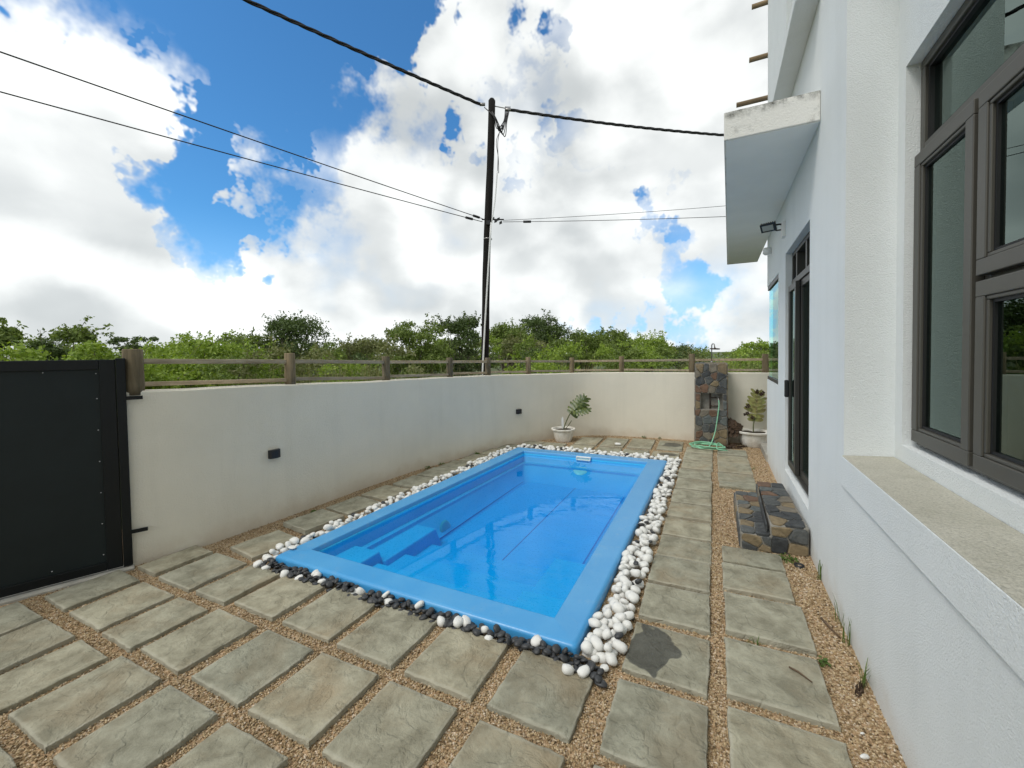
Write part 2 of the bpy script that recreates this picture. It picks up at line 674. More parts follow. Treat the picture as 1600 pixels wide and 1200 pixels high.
M['glass'] = glass_mat('tinted_glass', (.42, .50, .48))
M['clear'] = glass_mat('clear_glass', (.78, .86, .85))
M['frame'] = simple('bronze_aluminium', (.078, .074, .062), .42, metal=.25, var=.06, scale=2)
M['doorframe'] = simple('dark_aluminium', (.050, .048, .043), .45, metal=.25, var=.08, scale=2)
M['gasket'] = simple('black_rubber', (.006, .006, .006), .6)
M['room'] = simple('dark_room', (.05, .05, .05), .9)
M['curtain'] = simple('grey_blind', (.16, .18, .175), .9, var=.05)
M['gateframe'] = simple('gate_paint', (.003, .005, .006), .42, var=.15, scale=3, spec=.3)
M['gatepanel'] = simple('gate_sheet', (.008, .014, .015), .5, var=.2, scale=4, bstr=.06, bscale=200, spec=.3)
M['zinc'] = simple('zinc', (.55, .56, .57), .4, metal=.8)
M['steel'] = simple('dull_steel', (.32, .31, .30), .35, metal=.9)
M['brown_metal'] = simple('bronze_metal', (.10, .075, .06), .4, metal=.6)
M['black'] = simple('black_plastic', (.013, .014, .016), .5)
M['white'] = simple('white_plastic', (.78, .78, .76), .4, var=.05)
M['lens'] = simple('lamp_lens', (.38, .36, .29), .15, var=.1)
M['cable'] = simple('black_cable', (.012, .012, .013), .55)
M['conduit'] = simple('white_conduit', (.72, .73, .72), .5, var=.05)
M['hose'] = simple('green_hose', (.26, .58, .38), .45, var=.12)
M['concrete'] = simple('concrete', (.42, .40, .35), .9, var=.3, scale=6, bstr=.4)
M['mortar'] = simple('mortar', (.27, .255, .22), .95, var=.3, scale=14, bstr=.5, bscale=70)
M['pot'] = simple('white_pot', (.84, .82, .77), .75, var=.3, scale=9, bstr=.3, bscale=60, c2=(.60, .57, .49))
M['soil'] = simple('soil', (.05, .035, .022), .95, var=.4, scale=30, bstr=.8, bscale=80)
M['leaf_pot'] = simple('split_leaf', (.028, .06, .014), .4, var=.4, scale=14, c2=(.12, .145, .03))
M['leaf_sick'] = simple('yellowing_leaf', (.36, .38, .12), .5, var=.4, scale=12, c2=(.20, .16, .06))
M['leaf_dead'] = simple('dead_leaf', (.075, .042, .022), .75, var=.5, scale=16)
M['stem'] = simple('leaf_stalk', (.12, .14, .045), .6, var=.3)
M['twig'] = simple('dry_twig', (.13, .085, .05), .9, var=.3)
M['lightblue'] = simple('pale_fitting', (.55, .74, .72), .35, var=.08)
M['teal'] = simple('teal_fitting', (.03, .50, .62), .4, var=.2)
M['deepblue'] = simple('blue_fitting', (.004, .14, .46), .35, var=.1)


def stone_mat(name, a, b2):
    m, g, b, tc = mat_base(name)
    rnd = g.n('ShaderNodeObjectInfo').outputs['Random']
    w = g.math('MULTIPLY', rnd, 41)
    n = g.noise(tc, 11, 7, .65, .9, w=w)
    n2 = g.noise(tc, 42, 4, .6, w=w)
    c = g.mix(g.mapr(n, .34, .66), a, b2)
    c = g.mix(g.mapr(n2, .58, .74, 0, .5), c, tuple(x * .4 for x in a))
    set_in(g, b.inputs['Base Color'], c)
    b.inputs['Roughness'].default_value = .7
    bump(g, b, g.math('ADD', n, g.math('MULTIPLY', n2, .3)), .7, .015)
    return m


STONES = [stone_mat('grey_basalt', (.045, .05, .052), (.11, .115, .11)),
          stone_mat('charcoal_stone', (.022, .024, .026), (.065, .07, .072)),
          stone_mat('ochre_stone', (.13, .098, .055), (.26, .20, .115)),
          stone_mat('rust_stone', (.085, .05, .032), (.18, .105, .065)),
          stone_mat('taupe_stone', (.11, .095, .075), (.21, .185, .14)),
          stone_mat('slate_stone', (.06, .07, .07), (.13, .145, .14))]


STONES_W = [STONES[i] for i in (0, 0, 1, 1, 2, 2, 3, 4, 4, 5)]

# ================================================================== LARGE STRUCTURE
# ------------------------------------------------------------------ boundary wall line (plan), smoothed
def smooth_line(pts, n):
    pts = [Vector((p[0], p[1], 0)) for p in pts]
    P = [pts[0] * 2 - pts[1]] + pts + [pts[-1] * 2 - pts[-2]]
    out = []
    for i in range(1, len(P) - 2):
        for k in range(n):
            t = k / n
            a, b, c, d = P[i - 1], P[i], P[i + 1], P[i + 2]
            out.append(.5 * ((2 * b) + (c - a) * t + (2 * a - 5 * b + 4 * c - d) * t * t + (3 * b - a - 3 * c + d) * t ** 3))
    out.append(pts[-1])
    return out


WALL = [(-4.17, 1.62), (-4.03, 2.1), (-3.965, 2.9), (-3.93, 3.8), (-3.86, 4.65), (-3.69, 5.35), (-3.40, 6.5),
        (-3.10, 7.12), (-2.62, 7.80), (-2.1, 8.18), (-1.3, 8.34), (-.3, 8.37), (.83, 8.50), (1.8, 8.6), (3.2, 8.72)]
wline = smooth_line(WALL, 6)


def wall_h(s):
    return float(np.interp(s, [0, .9, 2.4, 4.2, 6.2, 20], [1.40, 1.385, 1.33, 1.305, 1.262, 1.262]))


S = [0.0]
for a, b in zip(wline, wline[1:]):
    S.append(S[-1] + (b - a).length)


def normal_at(i):
    a = wline[max(0, i - 1)]
    b = wline[min(len(wline) - 1, i + 1)]
    t = (b - a).normalized()
    return Vector((-t.y, t.x, 0))       # outward (away from the yard)


# ------------------------------------------------------------------ ground
PO = [(-3.165, 2.115), (-.666, 2.123), (-.606, 6.417), (-3.012, 6.394)]      # outer coping corners
PI = [(-2.985, 2.30), (-.848, 2.29), (-.848, 6.20), (-2.805, 6.17)]           # inner coping corners


def shrink(q, d):
    cx = sum(p[0] for p in q) / 4
    cy = sum(p[1] for p in q) / 4
    return [(p[0] - d * (1 if p[0] > cx else -1), p[1] - d * (1 if p[1] > cy else -1)) for p in q]


hole = shrink(PO, .05)
yard = [(-5.2, -3.0), (1.2, -3.0), (1.2, 9.0), (-5.2, 9.0)]
b = MB()
b.add([(x, y, 0) for x, y in yard] + [(x, y, 0) for x, y in hole],
      [(0, 1, 5, 4), (1, 2, 6, 5), (2, 3, 7, 6), (3, 0, 4, 7)])
gnd = b.build('gravel_ground', M['gravel'])
tag(gnd, 'tan gravel bed of the pool yard', kind='structure')

m, g, bs, tc = mat_base('scrub_ground')
set_in(g, bs.inputs['Base Color'], g.mix(g.mapr(g.noise(tc, .6, 6, .65), .4, .65), (.05, .075, .022), (.10, .12, .045)))
bs.inputs['Roughness'].default_value = 1
bump(g, bs, g.noise(tc, 3, 6, .7), 1, .1)
M['terrain'] = m
b = MB()
inn = [(-4.9, -2.7), (1.1, -2.7), (1.1, 8.9), (-4.9, 8.9)]
out1 = [(-1200, -1200), (1200, -1200), (1200, 1200), (-1200, 1200)]
b.add([(x, y, -.03) for x, y in out1] + [(x, y, -.03) for x, y in inn],
      [(0, 1, 5, 4), (1, 2, 6, 5), (2, 3, 7, 6), (3, 0, 4, 7)])
tag(b.build('terrain', M['terrain']), 'scrubland ground beyond the boundary wall', kind='structure')

# ------------------------------------------------------------------ boundary wall
wall = empty('boundary_wall', (-3.9, 4, 0), 'beige rendered boundary wall curving round the pool yard', 'wall')
b = MB()
T = .16
vs, fs = [], []
prof_n = 6
wav = np.sin(np.arange(len(wline)) * .9) * .0012 + rng.normal(0, .0012, len(wline))
for i, p in enumerate(wline):
    n = normal_at(i)
    h = wall_h(S[i]) + float(wav[i])
    o = p + n * T
    vs += [(p.x, p.y, -.05), (p.x, p.y, h - .012), (p.x + n.x * .012, p.y + n.y * .012, h), (o.x, o.y, h), (o.x, o.y, -.05)]
k = 5
for i in range(len(wline) - 1):
    for j in range(4):
        fs.append((i * k + j, i * k + j + 1, (i + 1) * k + j + 1, (i + 1) * k + j))
fs += [(4, 3, 2, 1, 0), tuple((len(wline) - 1) * k + j for j in range(5))]
b.add(vs, fs)
b.s = [True if len(f) == 4 else False for f in b.f]
o = b.build('wall', M['bound'], wall)
md = o.modifiers.new('split', 'EDGE_SPLIT')
md.split_angle = R(30)

# ------------------------------------------------------------------ house
house = empty('house', (.70, 4.3, 0), 'white rendered two storey house beside the pool', 'house')


def wall_x(mb, x0, x1, ys, zs, solid):
    """wall layer between planes x0 (outside) and x1, cells from the cut lists, with reveals"""
    ny, nz = len(ys) - 1, len(zs) - 1

    def s(i, j):
        return 0 <= i < ny and 0 <= j < nz and solid((ys[i] + ys[i + 1]) / 2, (zs[j] + zs[j + 1]) / 2)
    for i in range(ny):
        for j in range(nz):
            if not s(i, j):
                continue
            ya, yb, za, zb = ys[i], ys[i + 1], zs[j], zs[j + 1]
            mb.add([(x0, ya, za), (x0, yb, za), (x0, yb, zb), (x0, ya, zb)], [(0, 1, 2, 3)])
            mb.add([(x1, ya, za), (x1, yb, za), (x1, yb, zb), (x1, ya, zb)], [(3, 2, 1, 0)])
            for di, dj, q in ((-1, 0, ((ya, za), (ya, zb))), (1, 0, ((yb, zb), (yb, za))), (0, -1, ((yb, za), (ya, za))), (0, 1, ((ya, zb), (yb, zb)))):
                if not s(i + di, j + dj):
                    (p, q0), (r, t) = q
                    mb.add([(x0, p, q0), (x1, p, q0), (x1, r, t), (x0, r, t)], [(0, 1, 2, 3)])


def holes(lst):
    def solid(y, z):
        return not any(a < y < b2 and c < z < d for a, b2, c, d in lst)
    return solid


REC = (-2.2, 3.045, 1.020, 4.2)      # deep recess of the near window
DOOR = (4.085, 5.42, .335, 2.70)
CORN = (6.0, 7.26, 1.225, 2.59)
UPW = (4.35, 5.42, 4.30, 6.4)
WIN = (.55, 2.945, 1.125, 3.142)
H1 = 7.4


def cuts(lst, lo, hi, a, b2):
    return sorted({lo, hi, *[h[a] for h in lst], *[h[b2] for h in lst]})


b = MB()
L1 = [REC, DOOR, CORN, UPW]
ys = [y for y in cuts(L1, -3.2, 7.26, 0, 1)]
zs = cuts(L1, -.05, H1, 2, 3)
wall_x(b, .70, .935, ys, zs, holes(L1))
bm_merge = b
o = b.build('wall', M['house'], house)
b = MB()
L2 = [WIN, (4.04, 5.46, .30, 2.74), (5.9, 7.3, 1.18, 2.64), UPW]
ys = cuts(L2, -3.2, 7.055, 0, 1)
ys = [y for y in ys if y <= 7.06]
zs = cuts(L2, -.05, H1, 2, 3)
wall_x(b, .93, 1.12, ys, zs, holes(L2))
b.build('wall', M['house'], house)
# end walls, roof, dark interior
for q in ((.938, 6, 7.06, 7.255, -.05, 1.225), (.938, 6, 7.06, 7.255, 2.59, H1),
          (2.1, 6, 7.06, 7.255, 1.2255, 2.5895), (.70, 6, -3.4, -3.205, -.05, H1)):
    b = MB()
    b.box(*q)
    b.build('wall', M['house'], house)
b = MB()
b.box(.66, 6.2, -3.5, 7.30, H1 + .003, H1 + .2)
b.build('roof', M['canopy'], house)
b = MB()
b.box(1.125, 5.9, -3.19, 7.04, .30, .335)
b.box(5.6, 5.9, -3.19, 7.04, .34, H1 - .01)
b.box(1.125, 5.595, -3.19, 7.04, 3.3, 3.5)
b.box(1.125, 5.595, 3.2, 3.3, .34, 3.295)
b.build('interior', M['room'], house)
# plaster band under the recess sill, slightly proud
b = MB()
b.box(.690, .7005, -2.2, 3.045, .845, 1.022)
b.build('sill_band', M['house'], house, bevel=.004)
b = MB()
b.add([(.692, -2.19, 1.026), (.928, -2.19, 1.040), (.928, 3.043, 1.040), (.692, 3.043, 1.026),
       (.692, -2.19, 1.006), (.928, -2.19, 1.006), (.928, 3.043, 1.006), (.692, 3.043, 1.006)],
      [(0, 1, 2, 3), (7, 6, 5, 4), (0, 3, 7, 4), (1, 0, 4, 5), (3, 2, 6, 7), (2, 1, 5, 6)])
b.build('windowsill', M['sill'], house, bevel=.004)

# canopy slab over the door side
b = MB()
cq = [(.080, 3.71), (.6985, 3.71), (.6985, 9.0), (.20, 9.0)]
b.add([(x, y, 3.300) for x, y in cq] + [(x, y, 3.515) for x, y in cq],
      [(3, 2, 1, 0), (4, 5, 6, 7), (0, 1, 5, 4), (1, 2, 6, 5), (2, 3, 7, 6), (3, 0, 4, 7)])
can = b.build('canopy', M['canopy'], house, bevel=.006)
b = MB()
cq2 = [(.095, 3.725), (.699, 3.725), (.699, 8.98), (.212, 8.98)]
b.add([(x, y, 3.2965) for x, y in cq2] + [(x, y, 3.31) for x, y in cq2],
      [(3, 2, 1, 0), (4, 5, 6, 7), (0, 1, 5, 4), (1, 2, 6, 5), (2, 3, 7, 6), (3, 0, 4, 7)])
b.build('soffit', M['soffit'], can)
# upper window ledge
b = MB()
b.box(.545, .702, 3.72, 5.55, 4.20, 4.285)
b.build('ledge', M['house'], house, bevel=.006)


def rect_frame(mb, x0, x1, y0, y1, z0, z1, w):
    """frame of four bars in a plane of constant x"""
    mb.box(x0, x1, y0, y1, z0, z0 + w)
    mb.box(x0, x1, y0, y1, z1 - w, z1)
    mb.box(x0, x1, y0, y0 + w, z0 + w, z1 - w)
    mb.box(x0, x1, y1 - w, y1, z0 + w, z1 - w)


def pane(y0, y1, z0, z1, x, parent, mat='glass'):
    q = MB()
    q.box(x, x + .006, y0, y1, z0, z1)
    return q.build('pane', M[mat], parent)


# near window in the recess: outer frame, transom light, casements
b = MB()
W0, W1, Z0, Z1 = .575, 2.93, 1.138, 3.138
rect_frame(b, .985, 1.05, W0, W1, Z0, Z1, .045)
b.box(.986, 1.05, W0 + .046, W1 - .046, 2.655, 2.705)
b.box(1.00, 1.05, 2.315, 2.36, Z0 + .045, 2.654)
b.box(1.00, 1.05, 1.50, 1.545, Z0 + .045, 2.654)
b.box(1.00, 1.05, 1.545, 2.315, 1.905, 1.945)
win = b.build('window', M['frame'], house, bevel=.004)


def sash(y0, y1, z0, z1, w=.062):
    q = MB()
    rect_frame(q, .958, 1.0, y0, y1, z0, z1, w)
    q2 = MB()
    rect_frame(q, .964, .990, y0 + w, y1 - w, z0 + w, z1 - w, .016)
    q.build('sash', M['frame'], win, bevel=.004)
    q2 = MB()
    rect_frame(q2, .976, .998, y0 + w + .0165, y1 - w - .0165, z0 + w + .0165, z1 - w - .0165, .012)
    q2.build('gasket', M['gasket'], win)
    pane(y0 + w + .012, y1 - w - .012, z0 + w + .012, z1 - w - .012, .986, win)


sash(2.352, 2.915, 1.160, 2.652)
sash(1.535, 2.318, 1.935, 2.652)
sash(1.535, 2.318, 1.160, 1.912)
sash(.60, 1.515, 1.160, 2.652)
b = MB()
rect_frame(b, 1.0, 1.04, W0 + .046, W1 - .046, 2.706, 3.092, .014)
b.build('gasket', M['gasket'], win)
pane(W0 + .05, W1 - .05, 2.71, 3.09, 1.02, win)
b = MB()
b.box(1.006, 1.046, 2.319, 2.351, 1.18, 2.65)
b.box(1.0065, 1.046, 1.55, 2.31, 1.9125, 1.9345)
b.build('gap', M['gasket'], win)

# sliding door with transom lights
b = MB()
rect_frame(b, .76, .93, 4.088, 5.417, .338, 2.697, .045)
b.box(.75, .93, 4.134, 5.371, 2.335, 2.395)
for y in (4.60, 5.12):
    b.box(.762, .86, y, y + .06, 2.396, 2.651)
b.box(.735, .93, 4.134, 5.371, .384, .40)
door = b.build('sliding_door', M['doorframe'], house, bevel=.003)
for y0, y1 in ((4.134, 4.598), (4.662, 5.118), (5.182, 5.371)):
    pane(y0, y1, 2.397, 2.65, .84, door)
for (y0, y1, x) in ((4.92, 5.372, .722), (4.36, 4.94, .765), (4.136, 4.60, .825)):
    q = MB()
    rect_frame(q, x, x + .038, y0, y1, .402, 2.333, .065)
    q.build('door_panel', M['doorframe'], door, bevel=.003)
    pane(y0 + .06, y1 - .06, .46, 2.27, x + .016, door)
q = MB()
q.box(.682, .7215, 5.30, 5.345, 1.145, 1.33)
q.build('handle', M['black'], door, bevel=.012, segs=3)

# corner window at the far end
b = MB()
b.box(.705, .76, 6.003, 7.257, 1.228, 1.275)
b.box(.761, 2.1, 7.205, 7.257, 1.2285, 1.275)
cw = b.build('window', M['doorframe'], house, bevel=.003)
b = MB()
b.box(.705, .76, 6.003, 7.257, 2.535, 2.588)
b.box(.761, 2.1, 7.205, 7.257, 2.535, 2.5875)
b.build('head_bar', M['doorframe'], cw, bevel=.003)
q = MB()
q.box(.722, .730, 6.004, 7.235, 1.276, 2.534)
q.build('pane', M['clear'], cw)
q = MB()
q.box(.732, 2.1, 7.236, 7.244, 1.276, 2.534)
q.build('pane', M['clear'], cw)
# upper window
b = MB()
rect_frame(b, .80, .86, 4.353, 5.417, 4.303, 6.397, .06)
uw = b.build('window', M['doorframe'], house)
pane(4.41, 5.36, 4.36, 6.34, .83, uw)
# round timber rods at the far upper corner
for (x, z) in ((.497, 6.767), (.464, 6.0), (.295, 5.385)):
    q = MB()
    q.tube([(x, 7.30, z), (1.6, 7.30, z)], .035, 10)
    q.build('pole', M['cane'], house)
# small concrete kerb by the wall foot
b = MB()
b.box(.705, .82, 7.15, 8.24, -.03, .10)
tag(b.build('concrete_kerb', M['concrete'], bevel=.01), 'low pale concrete kerb at the far foot of the white house', 'kerb')
house.rotation_euler.z = -.0075

# ------------------------------------------------------------------ pool
pool = empty('swimming_pool', (-1.9, 4.25, 0), 'blue fibreglass swimming pool with wide flat rim', 'pool')
WZ = .022


def quad_grid(corners, inset_list):
    pass


b = MB()
# coping: ring with rounded outer edge, skirt below
rings = []


def ring(q, z):
    rings.append([(x, y, z) for x, y in q])


ring(PO, -.08)
ring(PO, .050)
ring(shrink(PO, .006), .062)
ring(shrink(PO, .020), .070)
ring(shrink(PO, .034), .0715)
mid = [tuple(Vector(a).lerp(Vector(c), .90)) for a, c in zip(shrink(PO, .034), PI)]
ring(mid, .0735)
ring(PI, .0705)
ring(shrink(PI, .010), .060)
ring(shrink(PI, .012), .036)


def corner_round(q, r, n=5):
    """round the four corners of a quad"""
    out = []
    for i in range(4):
        p, a, c = Vector(q[i]), Vector(q[i - 1]), Vector(q[(i + 1) % 4])
        u, w = (a - p).normalized(), (c - p).normalized()
        p0, p1 = p + u * r, p + w * r
        for k in range(n + 1):
            t = k / n
            out.append(((1 - t) ** 2 * p0 + 2 * t * (1 - t) * p + t * t * p1)[:])
    return out


def loft(mb, profile, smooth=True):
    """profile: list of (quad, z, corner radius)"""
    rows = []
    for q, z, r in profile:
        rows.append([(x, y, z) for x, y in corner_round(q, r)])
    n = len(rows[0])
    vs = [p for row in rows for p in row]
    fs = []
    for i in range(len(rows) - 1):
        for k in range(n):
            k2 = (k + 1) % n
            fs.append((i * n + k, i * n + k2, (i + 1) * n + k2, (i + 1) * n + k))
    mb.add(vs, fs, smooth)


loft(b, [(PO, -.10, .03), (PO, .046, .03), (shrink(PO, .003), .057, .03), (shrink(PO, .012), .066, .03), (shrink(PO, .026), .070, .03),
         (shrink(PO, .030), .0705, .03), (mid, .0705, .012), (PI, .0735, .008), (shrink(PI, .006), .0735, .012), (shrink(PI, .012), .066, .012), (shrink(PI, .013), .030, .012)])
cop = b.build('coping', M['coping'], pool)
md = cop.modifiers.new('split', 'EDGE_SPLIT')
md.split_angle = R(50)

# shell below the coping: waterline lip, ledge, sloping walls, floor
FL = [(-2.62, 2.36), (-1.06, 2.36), (-1.05, 5.80), (-2.60, 5.83)]
FZ = -.305
wl = shrink(PI, .016)
ld1 = [(-2.915, 2.33), (-.885, 2.33), (-.885, 6.12), (-2.775, 6.09)]
ld2 = [(-2.865, 2.36), (-.935, 2.36), (-.935, 6.07), (-2.725, 6.04)]
b = MB()
loft(b, [(shrink(PI, .013), .0305, .02), (shrink(PI, .022), .026, .03), (shrink(PI, .028), .010, .03), (ld1, -.088, .06), (ld2, -.094, .10),
         ([(x * .96 + y0 * .04, z0) for (x, z0), (y0, _) in zip(ld2, FL)], -.125, .12),
         (FL, FZ + .03, .16), (shrink(FL, .04), FZ, .14)])
fq = corner_round(shrink(FL, .04), .14)
b.add([(x, y, FZ) for x, y in fq], [tuple(range(len(fq)))])
sh = b.build('shell', M['shell'], pool)
md = sh.modifiers.new('split', 'EDGE_SPLIT')
md.split_angle = R(35)
# moulded seats in the near corners, stair treads between them
for (x0, x1, y0, y1, z) in ((-2.95, -2.63, 2.32, 2.72, -.055), (-2.93, -2.575, 2.7205, 3.46, -.13),
                            (-1.25, -.87, 2.32, 2.72, -.065), (-1.245, -.88, 2.7205, 3.38, -.13)):
    q = MB()
    q.add([(x0, y0, z), (x1, y0, z), (x1, y1, z), (x0, y1, z),
           (x0, y0, FZ - .03), (x1 + (.05 if x1 < -2 else 0), y0, FZ - .03), (x1 + (.05 if x1 < -2 else 0), y1 + .05, FZ - .03), (x0 - (0 if x1 < -2 else .05), y1 + .05, FZ - .03)],
          [(0, 1, 2, 3), (0, 4, 5, 1), (1, 5, 6, 2), (2, 6, 7, 3), (3, 7, 4, 0)])
    q.build('seat', M['shell'], pool, bevel=.012, segs=2)
for (y1, z) in ((2.65, -.115), (2.98, -.18), (3.36, -.245)):
    q = MB()
    q.box(-2.585, -1.24, 2.33, y1, FZ - .02 - (3.4 - y1) * .01, z)
    q.build('tread', M['shell'], pool, bevel=.01)
# joint lines on the floor
q = MB()
q.box(-1.81, -1.804, 3.40, 5.80, FZ + .001, FZ + .004)
q.box(-2.60, -2.592, 3.48, 5.70, FZ + .022, FZ + .027)
q.box(-1.085, -1.077, 3.46, 5.6, FZ + .022, FZ + .027)
q.build('seam', M['deepblue'], pool)
# skimmer mouth
q = MB()
sk0, sk1, sy = -1.902, -1.678, 6.168


def fr_y(mb, y0, y1, x0, x1, z0, z1, w):
    mb.box(x0, x1, y0, y1, z0, z0 + w)
    mb.box(x0, x1, y0, y1, z1 - w, z1)
    mb.box(x0, x0 + w, y0, y1, z0 + w, z1 - w)
    mb.box(x1 - w, x1, y0, y1, z0 + w, z1 - w)


fr_y(q, 6.125, 6.175, sk0, sk1, .012, .068, .012)
skm = q.build('skimmer', M['white'], pool, bevel=.003)
q = MB()
q.box(sk0 + .0125, sk1 - .0125, 6.142, 6.174, .0245, .0555)
q.build('flap', M['lightblue'], skm)
q = MB()
q.lathe((-1.815, 6.085, -.115), [(.0, -.015), (.085, -.015), (.11, -.010), (.12, 0)], 24, axis=(0, 1, -1.6))
q.build('pool_light', M['lightblue'], pool)
q = MB()
q.lathe((-2.64, 3.72, -.255), [(.0, .012), (.075, .012), (.09, .008), (.10, 0)], 24, axis=(1, 0, .25))
q.build('pool_light', M['teal'], pool)
q = MB()
q.obox((-2.70, 5.72, -.19), (.012, 0, .012), (0, .05, 0), (-.035, 0, .035))
q.build('inlet', M['deepblue'], pool, bevel=.008)
wq = shrink(PI, .0285)
b = MB()
wr = corner_round(wq, .03)
nw_ = len(wr)
b.add([(x, y, WZ) for x, y in wr] + [(x, y, -.48) for x, y in wr],
      [tuple(range(nw_)), tuple(range(2 * nw_ - 1, nw_ - 1, -1))] + [(k, nw_ + k, nw_ + (k + 1) % nw_, (k + 1) % nw_) for k in range(nw_)])
w_o = b.build('water', M['water'])
tag(w_o, 'still clear pool water reflecting the sky and pole', kind='structure')

# ------------------------------------------------------------------ paving slabs
pav = empty('pavement', (0, 0, 0), 'grey riven paving slabs set in gravel round the pool', kind='structure')


def slab_mesh(seed, hx, hy, mat):
    """riven slab, centre origin, top near z = .0"""
    r = np.random.default_rng(seed)
    n = 9
    xs = np.concatenate([[-hx, -hx + .004], np.linspace(-hx + .03, hx - .03, n), [hx - .004, hx]])
    ys2 = np.concatenate([[-hy, -hy + .004], np.linspace(-hy + .03, hy - .03, n), [hy - .004, hy]])
    k = len(xs)
    ph = r.uniform(0, 6.28, 8)
    fr = r.uniform(6, 22, (8, 2)) * r.choice([-1, 1], (8, 2))
    vs = []
    edge_j = r.normal(0, .0022, (k, 2))
    for j, y in enumerate(ys2):
        for i, x in enumerate(xs):
            h = sum(math.sin(fr[q][0] * x + fr[q][1] * y + ph[q]) for q in range(8)) * .0006
            e = max(abs(x) - (hx - .003), abs(y) - (hy - .003))
            z = h if e < 0 else -.0035 + h * .3
            xx = x + (edge_j[j][0] if i in (0, k - 1) else 0)
            yy = y + (edge_j[i][1] if j in (0, k - 1) else 0)
            vs.append((xx, yy, z))
    fs = [(j * k + i, j * k + i + 1, (j + 1) * k + i + 1, (j + 1) * k + i) for j in range(k - 1) for i in range(k - 1)]
    rim = [i for i in range(k)] + [j * k + k - 1 for j in range(1, k)] + [(k - 1) * k + i for i in range(k - 2, -1, -1)] + [j * k for j in range(k - 2, 0, -1)]
    base = len(vs)
    for q in rim:
        vs.append((vs[q][0], vs[q][1], -.045))
    L = len(rim)
    for q in range(L):
        q2 = (q + 1) % L
        fs.append((rim[q2], rim[q], base + q, base + q2))
    me = bpy.data.meshes.new('paving_slab')
    me.from_pydata(vs, [], fs)
    me.polygons.foreach_set('use_smooth', [i < (k - 1) ** 2 for i in range(len(fs))])
    me.materials.append(mat)
    return me


SL = [slab_mesh(100 + i, .20, .205, M['slab']) for i in range(8)]
SHORT = [slab_mesh(200 + i, .165, .20, M['slab']) for i in range(3)]
NARROW = [slab_mesh(210 + i, .20, .13, M['slab']) for i in range(2)]
slab_boxes = []


def slab(cx, cy, var, rot=0.0, sx=1.0, sy=1.0, hx=.20, hy=.205, z=.03):
    o = link('paving_slab', var, pav, (cx + random.gauss(0, .004), cy + random.gauss(0, .004), z + random.gauss(0, .003)))
    o.rotation_euler = (random.gauss(0, .006), random.gauss(0, .006), rot + random.gauss(0, .010))
    o.scale = (sx, sy, 1)
    slab_boxes.append((cx, cy, hx * sx, hy * sy, rot))
    return o


def pick(l=None):
    return random.choice(l or SL)


half = lambda: random.choice((0, math.pi))
# near rows (full grid, columns along x)
cols_a = [-2.675, -2.195, -1.715, -1.23, -.74]
for cx in cols_a:
    slab(cx, 1.84, pick(), half())
    if cx > -2.6 or True:
        pass
slab(-3.095, 1.80, SHORT[0], half())
slab(-3.53, 1.80, pick(), half())
slab(-3.93, 1.80, slab_mesh(301, .128, .198, M['slab']), 0, hx=.128)
# second row
for cx in (-2.70, -2.215, -1.74, -1.25, -.745):
    slab(cx, 1.352, pick(), half())
slab(-3.12, 1.315, SHORT[1], half(), hx=.165)
slab(-3.55, 1.315, pick(), half(), sy=.96)
slab(-3.99, 1.325, slab_mesh(302, .165, .198, M['slab']), 0, hx=.165)
# third row and rows towards / behind the camera
for r_i, cy in enumerate((.868, .385, -.10, -.58, -1.06)):
    for cx in (-2.725, -2.235, -1.755, -1.265, -.755):
        slab(cx, cy, pick(), half())
    slab(-3.155, cy - .03, SHORT[2], half(), hx=.165)
    slab(-3.585, cy - .03, pick(), half(), sy=.96)
    slab(-4.03, cy - .03, pick(), half(), sy=.94)
# right column next to the pool
yc = [(-1.05, 1), (-.565, 1), (-.08, 1), (.40, 1), (.885, 1), (1.37, 1), (1.845, 1)]
for cy, s_ in yc:
    slab(-.225, cy, pick(), half())
slab(-.225, 2.325, slab_mesh(310, .20, .205, M['slab_damp']), 0)
for ya, yb in ((2.61, 3.01), (3.045, 3.455), (3.45 + .035, 3.88), (3.91, 4.31), (4.35, 4.75), (4.79, 5.25), (5.29, 5.71), (5.75, 6.19), (6.24, 6.74), (6.78, 7.24), (7.28, 7.66)):
    slab(-.218, (ya + yb) / 2, pick(), half(), sy=(yb - ya) / .41)
# outer column along the house
for ya, yb in ((-.75, -.34), (-.27, .14), (.21, .62), (.69, 1.11), (1.18, 1.62), (1.68, 2.10), (2.175, 2.615), (2.665, 3.10), (3.16, 3.54), (3.58, 3.86), (5.56, 5.755), (5.79, 6.20), (6.24, 6.76), (6.80, 7.24), (7.29, 7.70)):
    if ya < 3:
        slab(.275, (ya + yb) / 2, pick(), half(), sx=1.08, sy=(yb - ya) / .41)
    else:
        nm = NARROW[0] if yb - ya < .3 else pick()
        slab(.262, (ya + yb) / 2, nm, 0, sx=1.03, sy=(yb - ya) / (.26 if yb - ya < .3 else .41), hy=.13 if yb - ya < .3 else .205)
# back rows
for cx, y0, y1 in ((-2.08, 7.18, 7.82), (-1.62, 7.2, 7.93), (-1.16, 7.25, 8.05), (-.68, 7.32, 8.04)):
    me_ = pick() if cx < -.9 else slab_mesh(330, .20, .205, M['slab_spill'])
    slab(cx, (y0 + y1) / 2, me_, .03, sy=(y1 - y0) / .41)
for cx in (-2.07, -1.60, -1.15, -.69, -2.57, -2.98):
    me_ = slab_mesh(331, .20, .205, M['slab_spill']) if cx == -.69 else pick()
    slab(cx, 6.92, me_, .02, sy=1.02, sx=1.0 if cx > -2.8 else .9)
